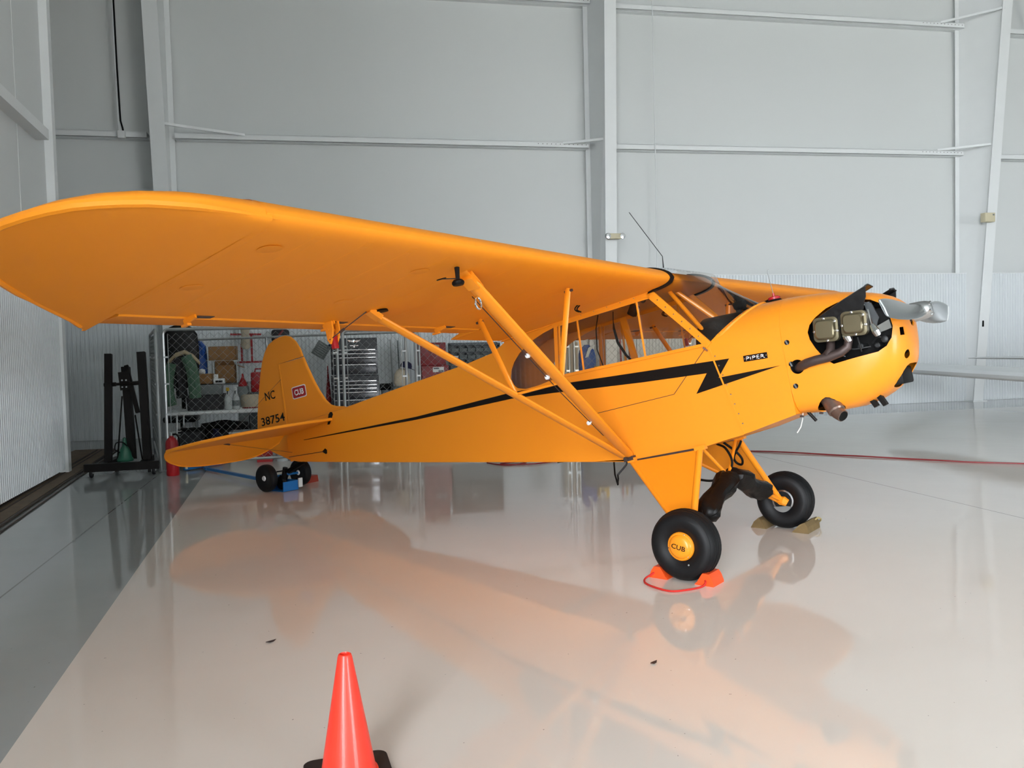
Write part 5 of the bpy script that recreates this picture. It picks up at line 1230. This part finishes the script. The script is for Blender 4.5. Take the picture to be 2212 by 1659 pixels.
# under the table
crate('storage_bin', 'dark bin on the floor under the left half of the white table', 'bin', -5.0, 7.5, 0, -4.66, 7.95, .42, M['darkbin'], lid=M['dark'])
crate('storage_bin', 'milky plastic tub on the floor under the table, next to the dark bin', 'bin', -4.27, 7.5, 0, -3.92, 7.9, .36, M['clearplastic'], lid=M['paper'])
bm = BM(); lathe(bm, [(.0005, 0), (.14, .0), (.16, .08), (.14, .22), (.07, .33), (.03, .38), (.05, .42), (.0005, .42)], 16, 'Z', (-4.465, 7.6, 0)); simple('sack', 'navy blue sack under the table between the bins', 'sack', bm, M['navycloth'])
crate('tool_box', 'dark red tool box on the floor just inside the fence under the table', 'tool box', -4.62, 6.85, 0, -4.28, 7.05, .22, M['darkred'], lid=M['darkred'])
bm = BM(); lathe(bm, [(.0005, 0), (.085, 0), (.085, .27), (.06, .33), (.06, .36), (.0005, .36)], 20, 'Z', (-3.50, 6.75, 0)); simple('bucket', 'pale grey canister on the floor under the rudder bottom', 'canister', bm, M['clearplastic'])
crate('storage_bin', 'red plastic bin left of the pale canister below the rudder', 'bin', -3.84, 6.7, 0, -3.62, 6.95, .30, M['red'], lid=M['red'])
crate('storage_bin', 'blue plastic bin right of the pale canister below the rudder', 'bin', -3.38, 6.72, 0, -3.1, 7.0, .26, M['blue'])
t = thing('dark_filler_bag', 'long black bag shape added to darken the gap behind the white table', 'bag', (-4.40, 8.34, 0))  # invented dark bag, added to darken the bright gap under the table
bm = BM(); rings = [[(x*.64, .72*wy*math.cos(a), .24+wz*math.sin(a)) for a in [2*PI*k/16 for k in range(16)]] for x, wy, wz in ((-.60, .08, .10), (-.56, .17, .21), (-.2, .2, .24), (.2, .2, .235), (.53, .17, .21), (.58, .08, .10))]
loft(bm, rings); finish('bag_body', bm, M['leather'], t)
bm = BM(); tube(bm, smooth_pts([(-.25, -.18, .3), (-.2, -.24, .45), (0, -.25, .5), (.2, -.24, .45), (.25, -.18, .3)]), .015, 6); finish('handle', bm, M['dark'], t)
# on the wall behind
t = thing('wall_ladder', 'red tubular ladder frame hung on the back wall above the rudder', 'ladder', (-4.25, 10.95, 1.3))
for a, b in (((-.27, 0, .58), (.28, 0, .57)), ((-.17, 0, .06), (.30, 0, .06)), ((-.08, 0, .06), (-.08, 0, .40)), ((.10, 0, .06), (.10, 0, .57))):
    bm = BM(); obox(bm, a, b, .035, .035, up=(0, 1, 0)); finish('bar', bm, M['red'], t, smooth=False)
bm = BM(); rings = [[(-4.24+wx*math.cos(a), 10.75+.05*math.sin(a), z) for a in [2*PI*k/14 for k in range(14)]] for z, wx in ((1.60, .05), (1.64, .085), (1.75, .085), (1.88, .07), (1.98, .085), (2.02, .05))]
loft(bm, rings); simple('hanging_bag', 'beige canvas bag hanging in front of the red ladder frame', 'bag', bm, M['canvas'])
t = thing('backpack', 'black backpack hanging on the wall just above the rudder top', 'backpack', (-3.62, 10.8, 1.55))
bm = BM(); box(bm, -.16, -.1, .16, .16, .12, .40, .05); finish('pack', bm, M['darkbin'], t)
bm = BM(); tube(bm, smooth_pts([(.10, -.05, .2), (.20, -.06, .1), (.13, -.05, -.02), (.05, -.04, .1)]), .025, 8); finish('strap', bm, M['dark'], t)
bm = BM(); tube(bm, [(-.10, -.11, .2), (.06, -.11, .38)], .02, 6); finish('trim', bm, M['darkred'], t)
t = thing('slatted_board', 'grey slatted board hung askew between the rudder and the tool chest', 'board', (-2.89, 10.45, 1.55), (0, R(33), 0))
for k in range(7): bm = BM(); box(bm, -.13, -.012, -.14+k*.04, .13, .012, -.104+k*.04); finish('slat', bm, M['greyplastic'], t, smooth=False)
for x in (-.1, .1): bm = BM(); box(bm, x-.015, .012, -.14, x+.015, .03, .138); finish('batten', bm, M['greyplastic'], t, smooth=False)
bm = BM(); lathe(bm, [(.085, 0), (.08, .05), (.05, .09), (.0005, .10)], 16, 'Z', (-2.70, 10.56, 1.56)); simple('cap', 'navy cap hung behind the right corner of the slatted board', 'cap', bm, M['navycloth'])
# tool chest
t = thing('tool_chest', 'tall dark navy tool chest with chrome drawer pulls behind the cage gate', 'tool chest', (-2.355, 9.19, 0))
hx = .395
bm = BM(); box(bm, -hx, -.22, .10, hx, .25, 1.10, .008); finish('roller_cabinet', bm, M['navy'], t)
bm = BM(); box(bm, -hx+.01, -.20, 1.12, hx-.01, .25, 1.735, .008); finish('top_chest', bm, M['navy'], t)
for zt, zb_ in ((1.545, 1.485), (1.48, 1.42), (1.415, 1.30), (1.295, 1.13), (1.02, .96), (.955, .90), (.895, .835), (.83, .71), (.70, .42), (.41, .14)):
    yy = -.205 if zt > 1.1 else -.225
    bm = BM(); box(bm, -hx+.04, yy-.012, zb_, hx-.04, yy+.01, zt-.006, .003); dr = finish('drawer', bm, M['navy'], t)
    bm = BM(); box(bm, -hx+.045, yy-.028, zt-.018, hx-.045, yy-.012, zt-.004, .003); finish('drawer_pull', bm, M['chrome'], dr)
for x in (-.3, .3):
    for y in (-.15, .18): bm = BM(); lathe(bm, [(.02, -.02), (.05, -.02), (.05, .02), (.02, .02)], 14, 'X', (x, y, .05)); finish('caster', bm, M['rubber'], t)
bm = BM()
lathe(bm, [(.028, -.214), (.022, -.222), (.0005, -.223)], 12, 'Y', (.0, 0, 1.68))
for s in (-1, 1): prism(bm, [(s*.02, -.21, 1.69), (s*.06, -.21, 1.70), (s*.115, -.21, 1.70), (s*.09, -.21, 1.685), (s*.10, -.21, 1.683), (s*.07, -.21, 1.672), (s*.075, -.21, 1.668), (s*.03, -.21, 1.662)], (0, -.006, 0))
finish('winged_badge', bm, M['chrome'], t, smooth=False)
bm = BM(); box(bm, -.07, -.212, 1.60, .07, -.205, 1.612); box(bm, -.012, -.212, 1.575, .012, -.205, 1.60); finish('latch', bm, M['chrome'], t, smooth=False)
bm = BM(); box(bm, -.36, -.213, 1.585, -.30, -.206, 1.61); box(bm, -.27, -.213, 1.57, -.25, -.206, 1.62); box(bm, -.17, -.213, 1.58, -.12, -.206, 1.605); finish('stickers', bm, M['paper'], t, smooth=False)
bm = BM(); rings = [[(-2.80+wx*math.cos(a), 9.15+.05*math.sin(a), z) for a in [2*PI*k/12 for k in range(12)]] for z, wx in ((0, .05), (.3, .05), (.7, .045), (.9, .035), (1.05, .02), (1.28, .008))]
loft(bm, rings); simple('cloth_roll', 'dark red rolled cloth standing against the left side of the tool chest', 'cloth', bm, M['darkred'])
t = thing('bench_grinder', 'small dark grinder on a pedestal right of the tool chest', 'grinder', (-1.83, 9.3, .80))
bm = BM(); lathe(bm, [(.05, -.09), (.06, -.08), (.06, .08), (.05, .09)], 16, 'X', (0, 0, .08)); finish('motor', bm, M['dark'], t)
for s in (-1, 1): bm = BM(); lathe(bm, [(.075, s*.10), (.08, s*.115), (.075, s*.13), (.0005, s*.13)], 16, 'X', (0, 0, .08)); finish('wheel_guard', bm, M['greypaint'], t)
bm = BM(); box(bm, -.07, -.07, -.80, .07, .07, .03, .01); finish('pedestal', bm, M['greypaint'], t)
# stool with bag and cap, brooms
t = thing('stool', 'plain grey stool behind the fuselage, under the canvas bag', 'stool', (-1.57, 9.0, 0))
bm = BM(); lathe(bm, [(.16, .86), (.165, .88), (.15, .90), (.0005, .90)], 18); finish('seat', bm, M['greyplastic'], t)
for k in range(4): a = PI/4+k*PI/2; bm = BM(); tube(bm, [(.10*math.cos(a), .10*math.sin(a), .86), (.17*math.cos(a), .17*math.sin(a), 0)], .013, 6); finish('leg', bm, M['steel'], t)
bm = BM(); rings = [[(-1.57+wx*math.cos(a), 9.0+wx*.7*math.sin(a), z) for a in [2*PI*k/16 for k in range(16)]] for z, wx in ((.902, .11), (.95, .14), (1.08, .13), (1.17, .09), (1.20, .04))]
loft(bm, rings); simple('canvas_bag', 'beige canvas bag slumped on the grey stool', 'bag', bm, M['canvas'])
t = thing('cap', 'navy blue peaked cap lying on the beige canvas bag', 'cap', (-1.50, 8.97, 1.205), (0, R(14), 0))
bm = BM(); lathe(bm, [(.10, 0), (.10, .04), (.08, .09), (.03, .115), (.0005, .118)], 18); finish('crown', bm, M['navycloth'], t)
bm = BM(); prism(bm, [(.08, -.08, .005), (.16, -.06, -.01), (.18, 0, -.012), (.16, .06, -.01), (.08, .08, .005)], (0, 0, .006)); finish('peak', bm, M['navycloth'], t)
for x, z, lb, m in ((-1.52, 1.72, 'silver broom handle leaning on the wall left of the red cabinet', M['steel']), (-1.38, 1.70, 'white-tagged grey pole leaning on the wall beside the broom handle', M['greyplastic'])):
    bm = BM(); tube(bm, [(x-.02, 10.9, 0), (x-.05, 11.1, z)], .014, 8); box(bm, x-.06, 10.78, 0, x+.02, 11.02, .05, .01); simple('broom', lb, 'broom', bm, m)
# red parts-washer cabinet
t = thing('red_cabinet', 'dark red two-step steel cabinet with a white label behind the lift struts', 'cabinet', (-.93, 9.75, 0))
bm = BM(); box(bm, -.23, -.20, 0, .26, .25, 1.22, .012); finish('body', bm, M['darkred'], t)
bm = BM(); box(bm, -.26, -.16, 1.22, .22, .25, 1.63, .012); finish('hood', bm, M['darkred'], t)
bm = BM(); box(bm, -.03, -.205, 1.10, .17, -.198, 1.19); lb = finish('label', bm, M['paper'], t, smooth=False)
bm = BM(); box(bm, -.015, -.208, 1.155, .08, -.204, 1.178); box(bm, .07, -.208, 1.105, .16, -.204, 1.13); finish('print', bm, M['navy'], lb, smooth=False)
bm = BM(); box(bm, -.02, -.165, 1.53, .10, -.158, 1.59); finish('sign', bm, M['ply'], t, smooth=False)
# parts bins
t = thing('bin_rack', 'grey rack of small parts bins behind the rear of the cabin', 'bin rack', (-.12, 10.15, 0))
bm = BM(); box(bm, -.44, -.14, .0, .50, .16, .92, .01); box(bm, -.44, .10, .92, .50, .16, 1.62); 
for z in (.92, 1.05, 1.18, 1.31, 1.44, 1.57): box(bm, -.44, -.12, z, .50, .14, z+.012)
for x in (-.44, .49): box(bm, x, -.12, .92, x+.012, .14, 1.6)
finish('rack', bm, M['greypaint'], t, smooth=False)
pb = None
for j in range(5):
    for i in range(6):
        if pb is None:
            bm = BM(); loft(bm, [[(-.068, -.12, 0), (.068, -.12, 0), (.068, .08, 0), (-.068, .08, 0)], [(-.072, -.16, .06), (.072, -.16, .06), (.072, .08, .10), (-.072, .08, .10)], [(-.065, -.15, .06), (.065, -.15, .06), (.065, .07, .10), (-.065, .07, .10)], [(-.06, -.11, .01), (.06, -.11, .01), (.06, .07, .01), (-.06, .07, .01)]])
            pb = finish('parts_bin', bm, M['greyplastic'], t, smooth=False); o = pb
        else: o = pb.copy(); COL.objects.link(o)
        o.location = (-.355+i*.155, .0, .934+j*.13)
for i, j in ((0, 3), (2, 2), (4, 3)):
    bm = BM(); box(bm, -.405+i*.155, -.168, .955+j*.13, -.305+i*.155, -.16, .985+j*.13); finish('bin_label', bm, M['paper'], t, smooth=False)
# seen through the cabin windows
t = thing('plywood_board', 'bare plywood board leaning on the back wall, seen through the rear door window', 'board', (2.06, 11.0, 0))
bm = BM(); box(bm, -.17, -.02, 0, .15, .0, 1.58, .002, M=Matrix.Rotation(R(-3), 4, 'X')); finish('sheet', bm, M['ply'], t, smooth=False)
bm = BM(); box(bm, .06, -.035, 0, .15, -.02, 1.57, M=Matrix.Rotation(R(-3), 4, 'X')); finish('batten', bm, M['canvas'], t, smooth=False)
bm = BM(); rings = [[(1.91+wx*math.cos(a)*(1+.1*math.sin(4*a+z*8)), 9.5+.08*math.sin(a), z) for a in [2*PI*k/20 for k in range(20)]] for z, wx in ((0, .17), (.6, .17), (1.1, .16), (1.3, .17), (1.42, .15), (1.52, .04))]
loft(bm, rings); simple('tarp_roll', 'upright roll of blue tarpaulin seen through the rear door window', 'tarpaulin', bm, M['tarp'])
bm = BM(); prism(bm, [(1.84, 9.38, 1.28), (1.90, 9.38, 1.30), (1.95, 9.38, 1.42), (2.04, 9.38, 1.50), (2.01, 9.38, 1.52), (1.90, 9.38, 1.46)], (0, .015, 0)); simple('silver_sheet', 'crumpled silver sheet sticking out of the upright blue tarpaulin', 'sheet', bm, M['clearplastic'], smooth=False)
t = thing('battery_charger', 'yellow battery charger with white face seen through the door window', 'charger', (1.83, 8.5, .95))
bm = BM(); box(bm, -.09, -.08, 0, .10, .08, .20, .01); finish('case', bm, M['yelplastic'], t)
bm = BM(); box(bm, -.08, -.086, .11, .04, -.08, .19); finish('face', bm, M['paper'], t, smooth=False)
bm = BM(); box(bm, -.045, -.088, .05, .0, -.08, .10); finish('socket', bm, M['dark'], t, smooth=False)
bm = BM(); box(bm, 1.55, 8.3, 0, 2.75, 8.75, .95, .01); simple('workbench', 'dark workbench under the yellow battery charger', 'workbench', bm, M['greypaint'])
bm = BM()
for k in range(5):
    a = 2*PI*k/5+.4; tube(bm, [(2.85, 11.15, 1.33), (2.85+.10*math.cos(a), 11.16, 1.33+.10*math.sin(a))], [.03, .008], 6)
simple('star_bracket', 'red star-shaped bracket hung on the wall, seen through the front window', 'bracket', bm, M['red'])
for x, m, lb in ((3.15, M['red'], 'red pole leaning on the wall under the red star bracket'), (3.24, M['yelplastic'], 'yellow broom pole leaning beside the red pole'), (3.34, M['darkred'], 'dark red plank leaning right of the yellow pole'), (3.48, M['steel'], 'bare steel pole rightmost of the poles seen through the window')):
    bm = BM(); tube(bm, [(x, 10.95, 0), (x-.03, 11.02, 1.62)], .018, 8); simple('pole', lb, 'pole', bm, m)
# silver low-wing aeroplane, mostly outside the frame at right
t = thing('silver_airplane', 'bare silver low-wing airplane of which a wing and a tailplane tip show at right', 'airplane', (8.6, 2.2, 0))
O = Vector((8.6, 2.2, 0))
bm = BM(); rings = []
for (x, y, z, c, th) in ((8.62, 10.0, .89, .5, .10), (8.42, 9.6, .885, 1.0, .19), (8.25, 8.9, .88, 1.2, .23), (7.72, 5.5, .855, 1.45, .245), (7.15, 2.4, .83, 1.7, .26)):
    rings.append([Vector((x, y, z))-O+Vector((c*u, 0, th*(.5*math.copysign(1, v)*abs(v)))) for u, v in ((1, .02), (.7, .45), (.4, .85), (.2, .98), (.08, .8), (.02, .45), (0, 0), (.02, -.45), (.08, -.75), (.2, -.9), (.5, -.7), (1, -.02))])
loft(bm, rings); finish('wing', bm, M['silver'], t)
bm = BM(); rings = []
for x, w_, h in ((6.0, .12, .12), (6.2, .4, .42), (7.5, .55, .6), (9.5, .55, .65), (11.5, .35, .5), (14.2, .08, .3)): rings.append([(x-O.x, w_*math.cos(a), 1.2+h*math.sin(a)) for a in [2*PI*k/20 for k in range(20)]])
loft(bm, rings); finish('fuselage', bm, M['silver'], t)
bm = BM(); rings = []
for (x, y, z, c, th) in ((9.72, 9.0, 1.06, .30, .02), (9.95, 8.75, 1.06, .55, .05), (10.2, 7.6, 1.06, .8, .08), (10.9, 4.6, 1.07, 1.1, .1), (11.4, 2.2, 1.07, 1.2, .1)):
    rings.append([Vector((x, y, z))-O+Vector((c*u, 0, th*.5*v)) for u, v in ((1, .1), (.5, .9), (.15, 1), (0, 0), (.15, -1), (.5, -.9), (1, -.1))])
bm2 = bm; loft(bm2, rings); finish('stabilizer', bm2, M['silver'], t)
for x, y in ((7.7, 3.6), (7.7, .8), (13.6, 2.2)):
    r_ = .22 if x < 9 else .1
    bm = BM(); lathe(bm, [(r_*.5, -.06), (r_*.9, -.07), (r_, -.03), (r_, .03), (r_*.9, .07), (r_*.5, .06)], 20, 'Y', (x-O.x, y-O.y, r_)); wl = finish('wheel', bm, M['rubber'], t)
    bm = BM(); tube(bm, [(x-O.x, y-O.y, r_), (x-O.x, (y-O.y)*(.95), .8 if x < 9 else 1.1)], .04, 8); finish('gear_strut', bm, M['silver'], t)
